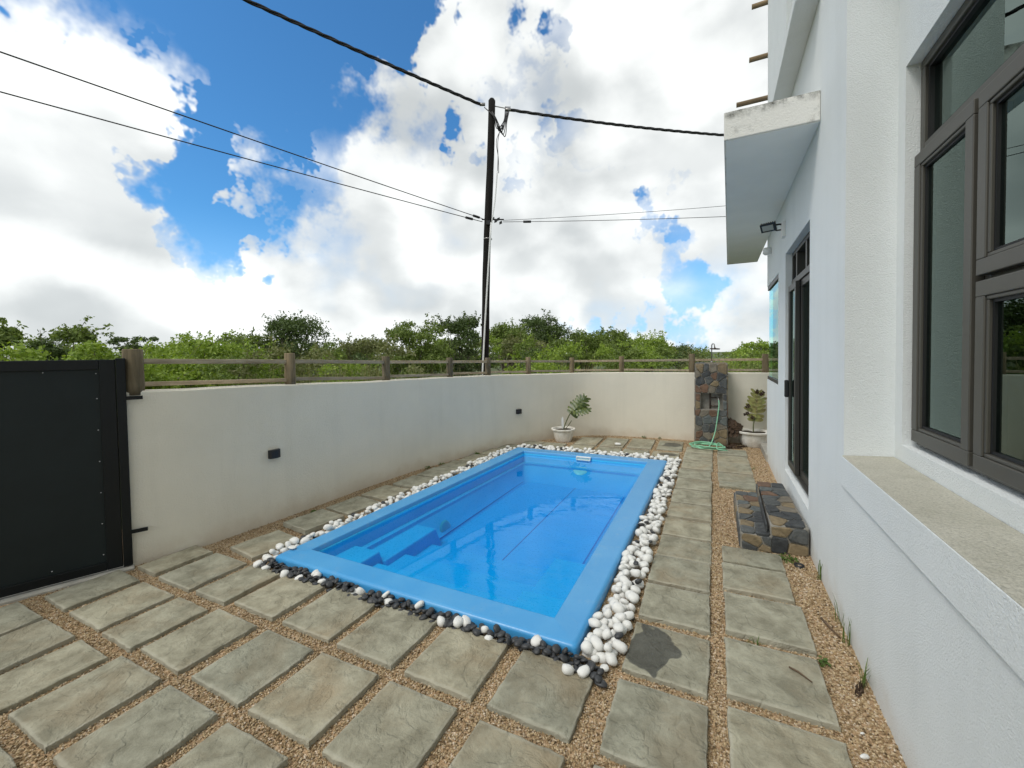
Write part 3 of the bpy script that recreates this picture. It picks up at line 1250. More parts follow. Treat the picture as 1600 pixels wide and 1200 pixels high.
# strip between the pool and the boundary wall
for i, (cx, cy) in enumerate(((-3.53, 2.29), (-3.55, 2.80), (-3.56, 3.30), (-3.52, 3.77), (-3.46, 4.24), (-3.45, 4.68), (-3.44, 5.14), (-3.38, 5.60), (-3.29, 6.08), (-3.22, 6.52))):
    slab(cx, cy, pick(), (-.12 if i < 3 else -.02), sx=.94 if i < 6 else .85, z=.032 if i != 1 else .055)

# ------------------------------------------------------------------ stone steps at the door
steps = empty('stone_steps', (.45, 4.5, 0), 'two low steps clad in dark irregular stone under the sliding door', 'steps')
b = MB()
LO = [(.20, 3.90), (.43, 3.925), (.44, 5.10), (.205, 5.05)]
UP = [(.415, 3.93), (.688, 3.97), (.665, 5.22), (.44, 5.18)]
for q, z in ((LO, .138), (UP, .228)):
    b.add([(x, y, -.02) for x, y in q] + [(x, y, z) for x, y in q],
          [(3, 2, 1, 0), (4, 5, 6, 7), (0, 1, 5, 4), (1, 2, 6, 5), (2, 3, 7, 6), (3, 0, 4, 7)])
b.build('base', M['mortar'], steps, bevel=.012)


def rot_poly(pts, o, u, v):
    return [Vector(o) + Vector(u) * p[0] + Vector(v) * p[1] for p in pts]


def clip(poly, a, n):
    """keep the part of poly where (p-a).n <= 0"""
    out = []
    for i in range(len(poly)):
        p, q = poly[i], poly[(i + 1) % len(poly)]
        dp, dq = (p - a).dot(n), (q - a).dot(n)
        if dp <= 0: out.append(p)
        if dp * dq < 0:
            out.append(p + (q - p) * (dp / (dp - dq)))
    return out


def voronoi(w, h, seeds):
    cells = []
    for i, s in enumerate(seeds):
        poly = [Vector((0, 0)), Vector((w, 0)), Vector((w, h)), Vector((0, h))]
        for j, t in enumerate(seeds):
            if i == j or not poly:
                continue
            d = t - s
            poly = clip(poly, (s + t) / 2, d)
        if len(poly) > 2:
            cells.append(poly)
    return cells


def stones_on(parent, o, u, v, w, h, nw, nh, seed, proud=.014, gap=.006, mats=None, skip=None):
    """irregular stones on a rectangle with origin o and unit axes u, v (normal u x v)"""
    r = random.Random(seed)
    o, u, v = Vector(o), Vector(u).normalized(), Vector(v).normalized()
    nrm = u.cross(v)
    seeds = []
    for j in range(nh):
        for i in range(nw):
            off = .5 * (j % 2) / nw * .5
            seeds.append(Vector((min(w * .97, max(w * .03, w * ((i + .5) / nw + off - .06 + r.uniform(-.32, .32) / nw))), h * (j + .5 + r.uniform(-.33, .33)) / nh)))
    for poly in voronoi(w, h, seeds):
        c = sum(poly, Vector((0, 0))) / len(poly)
        if skip and skip(c):
            continue
        # shrink for the joint, cut the corners, roughen
        pts = []
        nn = len(poly)
        for i in range(nn):
            p, a, e = poly[i], poly[i - 1], poly[(i + 1) % nn]
            for t, q in ((.13, a), (.13, e)):
                z = p.lerp(q, t)
                d = (c - z)
                z = z + d.normalized() * min(gap, d.length * .4)
                pts.append(z + Vector((r.uniform(-.004, .004), r.uniform(-.004, .004))))
        n = len(pts)
        pr = proud * r.uniform(.7, 1.4)
        vs = [o + u * p.x + v * p.y - nrm * .006 for p in pts]
        vs += [o + u * p.x + v * p.y + nrm * (pr * .75) for p in pts]
        vs += [o + u * (c.x + (p.x - c.x) * .86) + v * (c.y + (p.y - c.y) * .86) + nrm * (pr + r.uniform(-.003, .003)) for p in pts]
        fs = []
        for k2 in range(2):
            for i in range(n):
                i2 = (i + 1) % n
                fs.append((k2 * n + i, k2 * n + i2, (k2 + 1) * n + i2, (k2 + 1) * n + i))
        fs.append(tuple(2 * n + i for i in range(n)))
        q = MB()
        q.add(vs, fs)
        q.build('stone', r.choice(mats or STONES_W), parent)


stones_on(steps, (.205, 3.905, .138), (1, .03, 0), (.004, 1, 0), .215, 1.14, 2, 8, 11, .011)
stones_on(steps, (.425, 3.935, .228), (1, .08, 0), (-.005, 1, 0), .245, 1.24, 2, 8, 25, .011)
stones_on(steps, (.20, 5.04, .0), (0, -1, 0), (0, 0, 1), 1.13, .135, 5, 1, 13, .008)
stones_on(steps, (.415, 5.15, .142), (-.02, -1, 0), (0, 0, 1), 1.2, .082, 5, 1, 14, .006)
stones_on(steps, (.205, 3.90, .0), (1, .09, 0), (0, 0, 1), .22, .135, 2, 2, 15, .008)
stones_on(steps, (.42, 3.928, .0), (1, .14, 0), (0, 0, 1), .262, .222, 2, 2, 19, .012)

# ------------------------------------------------------------------ shower pillar
pil = empty('shower_pillar', (-.04, 8.2, 0), 'stone clad shower pillar with a square niche against the far wall', 'shower')
PX0, PX1, PY0, PY1, PH = -.292, .208, 8.02, 8.335, 1.445
b = MB()
b.box(PX0, PX1, PY0, PY1, -.02, .635)
b.box(PX0, PX1, PY0, PY1, .918, PH)
b.box(PX0, -.205, PY0, PY1, .6352, .9178)
b.box(.143, PX1, PY0, PY1, .6352, .9178)
b.box(-.2048, .1428, PY0 + .12, PY1, .6353, .9177)
b.build('base', M['mortar'], pil)


def in_niche(c):
    x, z = PX0 + c.x, c.y
    return -.215 < x < .155 and .62 < z < .935


stones_on(pil, (PX0, PY0, 0), (1, 0, 0), (0, 0, 1), .50, .632, 4, 5, 31, .016, .0065)
stones_on(pil, (PX0, PY0, .922), (1, 0, 0), (0, 0, 1), .50, .52, 4, 4, 32, .016, .0065)
stones_on(pil, (PX0, PY0, .637), (1, 0, 0), (0, 0, 1), .084, .278, 1, 2, 33, .014, .008)
stones_on(pil, (.1445, PY0, .637), (1, 0, 0), (0, 0, 1), .063, .278, 1, 2, 34, .014, .008)
stones_on(pil, (PX0, PY1, 0), (0, -1, 0), (0, 0, 1), .31, PH, 2, 6, 35, .012, .0065)
stones_on(pil, (PX1, PY0, 0), (0, 1, 0), (0, 0, 1), .31, PH, 2, 6, 36, .012, .0065)
stones_on(pil, (PX0, PY0, PH), (1, 0, 0), (0, 1, 0), .5, .31, 3, 2, 37, .01, .010)
b = MB()
sy_ = 8.13
pts = [(-.028, sy_, 1.44), (-.028, sy_, 1.74)]
for k in range(9):
    a = math.pi * k / 8
    pts.append((-.028 + .022 - .022 * math.cos(a), sy_ - .02 * k / 8, 1.75 + .035 * math.sin(a)))
pts.append((.020, sy_ - .03, 1.715))
b.tube(pts, .009, 8)
b.tube([(-.028, sy_, 1.44), (-.028, sy_, 1.475)], .022, 10)
arm = b.build('shower_arm', M['steel'], pil)
b = MB()
b.lathe((.022, sy_ - .03, 1.694), [(.0, .022), (.014, .022), (.018, .010), (.082, .006), (.084, -.002), (.078, -.008), (.0, -.008)], 24, axis=(.05, .08, 1))
b.build('shower_head', M['brown_metal'], pil)
b = MB()
ty = PY0 + .10
b.tube([(-.055, ty, .64), (-.055, ty, .915)], .012, 8)
b.tube([(-.055, ty, .835), (.05, ty, .835)], .009, 8)
b.tube([(-.055, ty, .69), (.075, ty, .69)], .009, 8)
b.build('pipe', M['brown_metal'], pil)
b = MB()
b.tube([(.075, ty + .02, .835), (.075, ty - .07, .835), (.080, ty - .10, .80)], .011, 8)
b.tube([(.045, ty - .03, .865), (.105, ty - .03, .865)], .007, 6)
b.tube([(.075, ty - .03, .835), (.075, ty - .03, .865)], .007, 6)
b.build('tap', M['steel'], pil)

# ------------------------------------------------------------------ garden hose
hp = [Vector((.080, ty - .10, .80)), Vector((.085, ty - .125, .72)), Vector((.06, ty - .15, .50)), Vector((.02, ty - .19, .25)), Vector((-.05, 7.78, .06)), Vector((-.12, 7.66, .015))]
for k in range(64):
    a = -.4 + k * 2 * math.pi / 15
    rr = .21 + .09 * math.sin(k * .43) + .03 * math.sin(k * 1.3)
    hp.append(Vector((-.16 + rr * 1.15 * math.cos(a) + .03 * math.sin(k * .2), 7.62 + rr * .92 * math.sin(a), .014 + .0007 * k + .006 * math.sin(k * .9))))
hp += [Vector((.05, 7.40, .05)), Vector((.16, 7.36, .045)), Vector((.20, 7.46, .02))]


def catmull(pts, n):
    P = [pts[0] * 2 - pts[1]] + pts + [pts[-1] * 2 - pts[-2]]
    out = []
    for i in range(1, len(P) - 2):
        for k in range(n):
            t = k / n
            a, b2, c, d = P[i - 1], P[i], P[i + 1], P[i + 2]
            out.append(.5 * ((2 * b2) + (c - a) * t + (2 * a - 5 * b2 + 4 * c - d) * t * t + (3 * b2 - a - 3 * c + d) * t ** 3))
    out.append(pts[-1])
    return out


for p in hp[6:]:
    p.z += .035
b = MB()
b.tube(catmull(hp, 4), .0085, 8)
tag(b.build('garden_hose', M['hose']), 'pale green garden hose coiled on the slabs below the shower tap', 'hose')

# ------------------------------------------------------------------ gate
gate = empty('gate', (-4.3, 1.2, 0), 'black metal sheet gate at the left edge of the yard', 'gate')
GA = Vector((-4.165, 1.605, 0))
gd = Vector((-.365, -.931, 0)).normalized()
gn = Vector((gd.y * -1, gd.x, 0))            # towards the yard
if gn.x < 0: gn = -gn
GL = 1.75


def gbox(mb, s0, s1, z0, z1, t0, t1):
    c = GA + gd * (s0 + s1) / 2 + gn * (t0 + t1) / 2 + Vector((0, 0, (z0 + z1) / 2))
    mb.obox(c, gd * (s1 - s0) / 2, gn * (t1 - t0) / 2, Vector((0, 0, (z1 - z0) / 2)))


GT = 1.655
b = MB()
gbox(b, .0445, .135, .035, GT, -.02, .02)
gbox(b, GL - .09, GL, .035, GT, -.02, .02)
gbox(b, .1352, GL - .0902, .035, .10, -.02, .02)
gbox(b, .1352, GL - .0902, GT - .075, GT, -.02, .02)
b.build('frame', M['gateframe'], gate, bevel=.004)
b = MB()
gbox(b, .1355, GL - .0905, .1005, GT - .0755, -.012, .0065)
b.build('panel', M['gatepanel'], gate)
b = MB()
gbox(b, -.012, .0435, .03, GT + .01, -.028, .028)
b.build('post', M['gateframe'], gate, bevel=.004)
scr = MB()
for z in (.16, .40, .64, .88, 1.12, 1.36, 1.55):
    p = GA + gd * .152 + gn * .010 + Vector((0, 0, z))
    scr = MB()
    scr.lathe(p, [(.0, .003), (.003, .0025), (.0042, 0)], 8, axis=gn)
    scr.build('screw', M['zinc'], gate)
for s_ in (.42, .72, 1.05, 1.35):
    for z in (.128, GT - .088):
        p = GA + gd * s_ + gn * .010 + Vector((0, 0, z))
        scr = MB()
        scr.lathe(p, [(.0, .003), (.003, .0025), (.0042, 0)], 8, axis=gn)
        scr.build('screw', M['zinc'], gate)
for z in (1.35, .29):
    b = MB()
    c = Vector((-4.135, 1.635, z))
    b.obox(c, Vector((.03, .062, 0)), Vector((.006, -.003, 0)), Vector((0, 0, .014)))
    b.tube([c + Vector((-.02, -.05, -.03)), c + Vector((-.02, -.05, .035))], .011, 8)
    b.build('hinge', M['gateframe'], gate)
b = MB()
for k in range(1):
    c = GA + gd * (GL / 2) - gn * .03
    b.obox(c + Vector((0, 0, .004)), gd * (GL / 2 + .02), gn * .10, Vector((0, 0, .018)))
tag(b.build('threshold', M['concrete'], bevel=.008), 'narrow concrete strip under the black gate', 'threshold')

# ------------------------------------------------------------------ timber fence on the wall
fence = empty('wooden_fence', (-3.9, 4, 1.3), 'weathered post and rail fence along the top of the boundary wall', 'fence')
POSTS = [(-4.165, 1.67, 1.737, .066), (-3.985, 2.93, 1.697, .053), (-3.95, 4.32, 1.648, .053), (-3.70, 5.46, 1.612, .050), (-3.50, 6.33, 1.597, .05),
         (-3.12, 7.20, 1.592, .05), (-2.52, 7.97, 1.566, .05), (-1.64, 8.345, 1.578, .05), (-.36, 8.405, 1.61, .055), (.83, 8.55, 1.592, .052), (2.2, 8.70, 1.59, .052), (3.1, 8.78, 1.59, .052)]


def nearest_s(x, y):
    i = min(range(len(wline)), key=lambda k2: (wline[k2].x - x) ** 2 + (wline[k2].y - y) ** 2)
    return i


pp = []
for (x, y, zt, r_) in POSTS:
    i = nearest_s(x, y)
    n = normal_at(i)
    c = Vector((x, y, 0)) + n * .045
    zb = wall_h(S[i]) - .03
    b = MB()
    rr = [r_ * 1.0, r_ * 1.02, r_ * .99, r_ * .97, r_ * .90]
    b.tube([(c.x, c.y, zb), (c.x + .001, c.y, zb + .1), (c.x, c.y + .001, zb + .2), (c.x, c.y, zt - .008), (c.x, c.y, zt)], rr, 14)
    b.build('post', M['post'], fence)
    pp.append((c, zt, wall_h(S[i]), n, r_))
ztop = [1.637, 1.608, 1.570, 1.545, 1.53, 1.512, 1.494, 1.49, 1.492, 1.49, 1.49, 1.49]
for k in range(len(pp) - 1):
    (c0, t0, h0, n0, r0), (c1, t1, h1, n1, r1) = pp[k], pp[k + 1]
    d = (c1 - c0).normalized()
    for za, zb2, hh in ((ztop[k], ztop[k + 1], .042), (h0 + .052, h1 + .040, .036)):
        a = c0 + d * (r0 * .8)
        e = c1 - d * (r1 * .8)
        q = MB()
        mid_ = (a + e) / 2
        s1 = Vector((a.x, a.y, za)); s2 = Vector((e.x, e.y, zb2))
        jm = Vector((0, 0, random.gauss(0, .004)))
        q.bar(s1, s2 + jm, .038, hh)
        # own frame along the rail so that the grain follows it
        o = q.build('rail', M['rail'], fence, bevel=.004)

# ------------------------------------------------------------------ wall lights
for (x, y, z, lab) in ((-3.972, 2.685, .69, 'small black up and down light on the wall near the gate'),
                       (-3.225, 6.90, .60, 'small black up and down light on the wall near the left planter')):
    i = nearest_s(x, y)
    n = normal_at(i)
    c = wline[i] + Vector((0, 0, 0))
    # project to the wall line
    tdir = Vector((n.y, -n.x, 0))
    c = c + tdir * (Vector((x, y, 0)) - c).dot(tdir)
    L = empty('wall_light', (c.x, c.y, z), lab, 'wall light', 'black lights on the boundary wall')
    q = MB()
    vs, fs = [], []
    for zz in (-.042, .042):
        for k2 in range(9):
            a = math.pi * k2 / 8
            p = c + tdir * (-.055 * math.cos(a)) - n * (.022 + .030 * math.sin(a) ** .7) + Vector((0, 0, z + zz))
            vs.append(p)
        vs.append(c + tdir * .055 + n * .002 + Vector((0, 0, z + zz)))
        vs.append(c - tdir * .055 + n * .002 + Vector((0, 0, z + zz)))
    for k2 in range(11):
        fs.append((k2, (k2 + 1) % 11, 11 + (k2 + 1) % 11, 11 + k2))
    q.add(vs, fs)
    q.f += [tuple(range(10, -1, -1)), tuple(range(11, 22))]
    q.s += [False, False]
    q.build('body', M['black'], L, bevel=.003)
    q = MB()
    q.lathe(c - n * .026 + Vector((0, 0, z - .0435)), [(0, 0), (.014, 0), (.016, .001)], 12)
    q.build('lens', M['lens'], L)

# ------------------------------------------------------------------ floodlight under the canopy + junction boxes
fl = empty('floodlight', (.66, 5.55, 2.95), 'black floodlight tilted down under the canopy beside the door', 'floodlight')
q = MB()
fc = Vector((.555, 5.50, 3.03))
fz = Vector((-.35, -.75, -.55)).normalized()       # beam direction
fx = Vector((.9, -.42, 0)).normalized()
fx = (fx - fz * fx.dot(fz)).normalized()
fy = fz.cross(fx)
q.obox(fc, fx * .076, fy * .047, fz * .016)
for k2 in range(7):
    q.obox(fc - fz * .025 + fx * (-.066 + k2 * .022), fx * .003, fy * .05, fz * .012)
q.build('body', M['black'], fl, bevel=.004)
q = MB()
q.obox(fc + fz * .0185, fx * .055, fy * .030, fz * .002)
q.build('lens', M['lens'], fl)
q = MB()
q.tube([fc - fz * .03 + fx * .05, Vector((.66, 5.50, 3.05)), Vector((.705, 5.50, 3.04))], .010, 6)
q.tube([fc - fz * .03 - fx * .02, Vector((.64, 5.56, 3.00)), Vector((.705, 5.55, 3.0))], .008, 6)
q.build('bracket', M['black'], fl)
q = MB()
q.obox((.697, 5.46, 2.975), (.020, 0, 0), (0, .055, 0), (0, 0, .085))
tag(q.build('junction_box', M['white'], bevel=.006), 'white junction box on the house wall beside the floodlight', 'junction box')
q = MB()
q.lathe((.67, 6.75, 3.02), [(0, .05), (.045, .045), (.055, .02), (.055, -.03), (.03, -.05), (0, -.052)], 16)
q.box(.67, .73, 6.72, 6.78, 2.98, 3.05)
tag(q.build('security_camera', M['white']), 'small white camera under the far end of the canopy', 'camera')

# ------------------------------------------------------------------ utility pole
up = empty('utility_pole', (-5.37, 9.37, 0), 'tall black timber utility pole behind the boundary wall', 'utility pole')
A = Vector((-5.40, 9.36, -.05)); B = Vector((-5.085, 9.525, 8.12))
b = MB()
pts, rr = [], []
for k in range(25):
    t = k / 24
    p = A.lerp(B, t) + Vector((.012 * math.sin(t * 9), .012 * math.cos(t * 7), 0))
    pts.append(p)
    rr.append(.106 - .016 * t + random.uniform(-.003, .003))
pts.append(pts[-1] + Vector((0, 0, .05))); rr.append(.055)
b.tube(pts, rr, 14)
b.build('shaft', M['creo'], up)


def on_pole(z):
    t = (z + .05) / 8.17
    return A.lerp(B, t)


tocam = Vector((.49, -.87, 0))
side = Vector((.87, .49, 0))
cpts = []
for z in np.linspace(.9, 5.0, 12):
    f_ = (z - .9) / 4.1
    cpts.append(on_pole(z) + tocam * .135 + side * (-.045 + .12 * f_ ** 1.3))
b = MB()
b.tube(cpts, .022, 8)
up_c = [on_pole(5.0) + tocam * .10 + side * .085, on_pole(5.6) + side * .16 + tocam * .05, on_pole(6.35) + side * .20]
b.tube(catmull(up_c, 5), .016, 8)
b.build('conduit', M['conduit'], up)
b = MB()
wp = [on_pole(6.3) + side * .20, on_pole(6.7) + side * .205, on_pole(7.1) + side * .19, on_pole(7.45) + side * .25]
b.tube(catmull(wp, 5), .008, 6)
b.tube(catmull([p + Vector((.03, .03, 0)) * math.sin(i * 2 + 1) for i, p in enumerate(wp)], 5), .008, 6)
for k in range(5):
    l0 = on_pole(7.95) + side * (-.18 if k % 2 else -.05)
    l1 = on_pole(7.98) + side * (.36 + .03 * k)
    mid_ = on_pole(7.42 - .05 * k) + side * (.16 + .05 * k)
    b.tube(catmull([l0, on_pole(7.62) + side * (.08 + .01 * k) + tocam * .13, mid_, on_pole(7.62) + side * (.33 + .02 * k), l1], 6), .011, 6)
b.build('jumper_cable', M['cable'], up)
b = MB()
for s0, s1, z in ((-.30, -.16, 8.02), (.36, .50, 7.90)):
    b.tube([on_pole(z) + side * s0, on_pole(z) + side * s1], .04, 8)
b.tube([on_pole(7.99) + side * .05, on_pole(7.93) + side * .40], .012, 6)
b.build('cable_clamp', M['steel'], up)
b = MB()
b.obox(on_pole(7.42) + side * .22, side * .03, tocam * .03, Vector((0, 0, .05)))
b.obox(on_pole(7.46) + side * .30, side * .03, tocam * .03, Vector((0, 0, .05)))
b.build('connector', M['black'], up)
b = MB()
zc = 5.12
b.tube([on_pole(zc) - side * .17, on_pole(zc) + side * .40], .018, 6)
for s_, z in ((.12, 5.14), (.19, 5.08), (.26, 5.13), (.32, 5.04)):
    b.obox(on_pole(z) + side * s_, (side + Vector((0, 0, .4))) * .035, tocam * .03, Vector((0, 0, .028)))
b.obox(on_pole(5.0) + tocam * .12, side * .05, tocam * .03, Vector((0, 0, .05)))
b.build('bracket', M['black'], up)
b = MB()
for k in range(3):
    b.lathe(on_pole(4.62 - k * .0) + Vector((0, 0, 0)), [(.112, -.012), (.117, 0), (.112, .012)], 14)
    break
b.build('strap', M['steel'], up)


def cable(p0, p1, sag, r, lab, strands=1, n=28, insul=None):
    p0, p1 = Vector(p0), Vector(p1)
    q = MB()
    cl = [p0.lerp(p1, k / n) - Vector((0, 0, 4 * sag * (k / n) * (1 - k / n))) for k in range(n + 1)]
    if strands == 1:
        q.tube(cl, r, 6)
    else:
        n2 = 150
        d = (p1 - p0).normalized()
        s_ = d.cross(Vector((0, 0, 1))).normalized()
        u_ = s_.cross(d)
        L = (p1 - p0).length
        for st in range(strands):
            pts2 = []
            for k in range(n2 + 1):
                t = k / n2
                a = 2 * math.pi * (L * t / .9 + st / strands)
                c = p0.lerp(p1, t) - Vector((0, 0, 4 * sag * t * (1 - t)))
                pts2.append(c + (s_ * math.cos(a) + u_ * math.sin(a)) * r * .95)
            q.tube(pts2, r, 5)
    o = q.build('overhead_cable', M['cable'])
    tag(o, lab, 'cable', 'cables carried by the utility pole')
    if insul:
        q = MB()
        t = insul
        c = cl[0].lerp(cl[-1], t)
        d = (cl[1] - cl[0]).normalized()
        c = Vector(cl[0]) + d * insul
        q.tube([c - d * .10, c + d * .10], .032, 8)
        e = q.build('insulator', M['black'], o)
    return o


cable(on_pole(8.02) - side * .28, (-9.95, -.2, 8.3), .09, .021, 'thick twisted black cable from the pole top up over the gate side', 3)
cable(on_pole(7.90) + side * .48, (6.4, 19.0, 8.75), .30, .021, 'thick twisted black cable from the pole top behind the canopy', 3)
e1 = on_pole(5.14) - side * .15
e2 = on_pole(5.06) - side * .15
cable(e1, (-9.4, -5.9, 5.35), .05, .009, 'thin black wire left of the pole, the upper of two', insul=.22)
cable(e2, (-11.6, -6.2, 5.32), .05, .009, 'thin black wire left of the pole, the lower of two', insul=.42)
f1 = on_pole(5.10) + side * .38
cable(f1, (6.1, 14.6, 5.85), .12, .0055, 'thin wire right of the pole rising behind the canopy, the upper one')
cable(on_pole(5.06) + side * .38, (6.1, 14.6, 5.28), .10, .007, 'thin wire right of the pole running level behind the canopy, the lower one', insul=.62)

# ------------------------------------------------------------------ planters and plants


def planter(c, r, h, lab):
    e = empty('planter', (c[0], c[1], 0), lab, 'planter', 'white planters by the far wall')
    q = MB()
    octo = lambda a: 1 / max(abs(math.cos((a % (math.pi / 4)) - math.pi / 8)), .9) * .97
    q.lathe((c[0], c[1], 0), [(.0, .004), (r * .62, .004), (r * .68, .03), (r * .80, h * .45), (r * .88, h * .78), (r * .86, h * .80), (r * .90, h * .82),
                              (r * 1.0, h * .88), (r * 1.02, h * .97), (r * .98, h), (r * .86, h * .985), (r * .80, h * .86), (r * .7, h * .7)], 24, squash=octo)
    o = q.build('bowl', M['pot'], e)
    md = o.modifiers.new('split', 'EDGE_SPLIT')
    md.split_angle = R(38)
    q = MB()
    vs = [(c[0], c[1], h * .90)]
    n = 20
    for k2 in range(n):
        a = 2 * math.pi * k2 / n
        vs.append((c[0] + r * .80 * math.cos(a), c[1] + r * .80 * math.sin(a), h * (.84 + random.uniform(-.03, .05))))
    q.add(vs, [(0, 1 + k2, 1 + (k2 + 1) % n) for k2 in range(n)])
    q.build('soil', M['soil'], e)
    return e


def split_leaf(q, base, tip, nrm, width, lobes=7, droop=.25, fold=.25, curl=0.0, seed=1):
    """deeply lobed leaf: midrib from base to tip, lobes both sides"""
    r = random.Random(seed)
    base, tip, nrm = Vector(base), Vector(tip), Vector(nrm).normalized()
    ax = tip - base
    L = ax.length
    ax.normalize()
    nrm = (nrm - ax * nrm.dot(ax)).normalized()
    sd = ax.cross(nrm)

    def P(t, s, lift=0.0):
        return base + ax * (L * t) + sd * s + nrm * (lift - droop * L * t * t - fold * abs(s) ** 1.5 / max(width, .01) ** .5)
    for k2 in range(lobes):
        t0 = (k2 + .08) / lobes * .92
        t1 = (k2 + .94) / lobes * .92
        prof = math.sin(math.pi * (.18 + .72 * (k2 + .5) / lobes)) ** .8
        for sg in (-1, 1):
            w = width * prof * r.uniform(.82, 1.1)
            sw = .20 + .10 * k2 / lobes                        # sweep towards the tip
            cz = curl * r.uniform(.4, 1.3)
            row = []
            for j, (f_, half_) in enumerate(((0, .55), (.35, .66), (.7, .62), (.92, .38), (1.0, .06))):
                tm = (t0 + t1) / 2 + sw * f_ * .5 - (.10 if k2 < 2 else 0) * f_
                hw = (t1 - t0) * half_
                lf = cz * f_ * f_ * w + .012 * math.sin(9 * f_ + k2)
                row.append((P(tm - hw, sg * w * f_, lf), P(tm, sg * w * f_, lf - .012 * (1 - f_)), P(tm + hw, sg * w * f_, lf)))
            vs = [p for rr_ in row for p in rr_]
            fs = []
            for j in range(4):
                for i in range(2):
                    fs.append((j * 3 + i, j * 3 + i + 1, (j + 1) * 3 + i + 1, (j + 1) * 3 + i))
            q.add(vs, fs, True)
    # end lobe + rib
    vs = [P(.86, 0), P(.92, width * .18), P(1.05, 0), P(.92, -width * .18)]
    q.add(vs, [(0, 1, 2, 3)], True)


p1c = (-2.545, 7.42)
planter(p1c, .225, .25, 'round white planter by the curve of the wall, left one')
pl = empty('split_leaf_plant', (p1c[0], p1c[1], .22), 'green split leaf plant leaning right out of the left white planter', 'plant')
camd = Vector((.33, -.94, 0))           # towards the viewer from here
rt = Vector((.90, .436, 0))
S0 = Vector((p1c[0], p1c[1], .22))
leafb = S0 + rt * .17 + Vector((0, 0, .36))
q = MB()
q.tube(catmull([S0, S0 + rt * .05 + Vector((0, 0, .13)), S0 + rt * .11 + Vector((0, 0, .26)), leafb], 5), [.010] * 16, 6)
q.tube(catmull([S0 + rt * .03, S0 + rt * .10 + Vector((0, 0, .08)), S0 + rt * .16 + Vector((0, 0, .17))], 5), [.007] * 11, 6)
q.build('stem', M['stem'], pl)
q = MB()
split_leaf(q, leafb - Vector((0, 0, .08)) + rt * -.02, leafb + rt * .27 + Vector((0, 0, .27)), camd + Vector((.15, 0, .55)), .175, 8, .10, .35, -.15, 5)
q.build('leaf', M['leaf_pot'], pl, recalc=False)
q = MB()
split_leaf(q, leafb + rt * .02 + Vector((0, 0, -.02)), leafb + rt * .30 - Vector((0, 0, -.10)) + camd * .12, camd * .5 + Vector((0, 0, 1)), .14, 6, .30, .3, -.1, 8)
q.build('leaf', M['leaf_pot'], pl, recalc=False)
q = MB()
q.add([S0 + rt * -.03 + Vector((0, 0, .02)), S0 + rt * .012 + Vector((0, 0, .02)), S0 + rt * .005 + Vector((0, 0, .22)), S0 + rt * -.01 + Vector((0, 0, .25)), S0 + rt * -.03 + Vector((0, 0, .20))],
      [(0, 1, 2, 3, 4)])
q.build('leaf', M['white'], pl, recalc=False).__setitem__('label', 'small white plant tag standing in the pot')  # white plastic plant tag, not foliage

p2c = (.62, 8.25)
planter(p2c, .27, .27, 'round white planter beside the shower pillar, right one')
pl = empty('split_leaf_plant', (p2c[0], p2c[1], .24), 'yellowing split leaf plant with browned tips in the right white planter', 'plant')
S0 = Vector((p2c[0], p2c[1], .24))
up0 = S0 + rt * .03 + Vector((0, 0, .26))
q = MB()
q.tube(catmull([S0, S0 + rt * .0 + Vector((0, 0, .13)), up0], 5), [.010] * 11, 6)
q.build('stem', M['stem'], pl)
q = MB()
split_leaf(q, up0 + Vector((0, 0, -.07)), up0 + rt * .06 + Vector((0, 0, .47)), camd + Vector((.2, 0, .25)), .21, 8, .06, .25, .12, 12)
q.build('leaf', M['leaf_sick'], pl, recalc=False)
for k2, (dx, dz, sd_) in enumerate(((.02, .46, 21), (.10, .43, 22), (-.12, .27, 23), (-.14, .14, 24), (-.05, .08, 25))):
    q = MB()
    bb = up0 + rt * dx * .8 + Vector((0, 0, dz - .05))
    split_leaf(q, bb, bb + rt * (dx * .6) + Vector((0, 0, .06 if dz > .3 else -.04)) + camd * .04, camd, .038, 3, .2, .4, .4, sd_)
    q.build('leaf', M['leaf_dead'], pl, recalc=False).__setitem__('label', 'shrivelled brown leaf edge')
q = MB()
for k2, (tx, tz, sd_) in enumerate(((-.46, .30, 31), (-.52, .18, 32), (-.42, .04, 33), (-.36, .22, 34))):
    split_leaf(q, S0 + rt * -.20 + Vector((0, -.02, .05)), S0 + rt * tx + Vector((0, -.06, tz - .02)), camd + Vector((0, 0, .6)), .10, 6, .35, .4, .3, sd_)
q.build('leaf', M['leaf_dead'], pl, recalc=False).__setitem__('label', 'wilted dark brown fronds hanging beside the pot')
q = MB()
for k2 in range(16):
    a = random.uniform(0, 6.28)
    c = Vector((.30 + random.gauss(0, .09), 7.98 + random.gauss(0, .06), .012))
    split_leaf(q, c, c + Vector((math.cos(a), math.sin(a), .1)) * random.uniform(.08, .16), (0, 0, 1), .03, 4, -.1, .3, .4, 50 + k2)
tag(q.build('leaf_litter', M['leaf_dead'], recalc=False), 'dry fallen leaf scraps at the foot of the shower pillar', kind='stuff')

# ------------------------------------------------------------------ pebbles round the pool


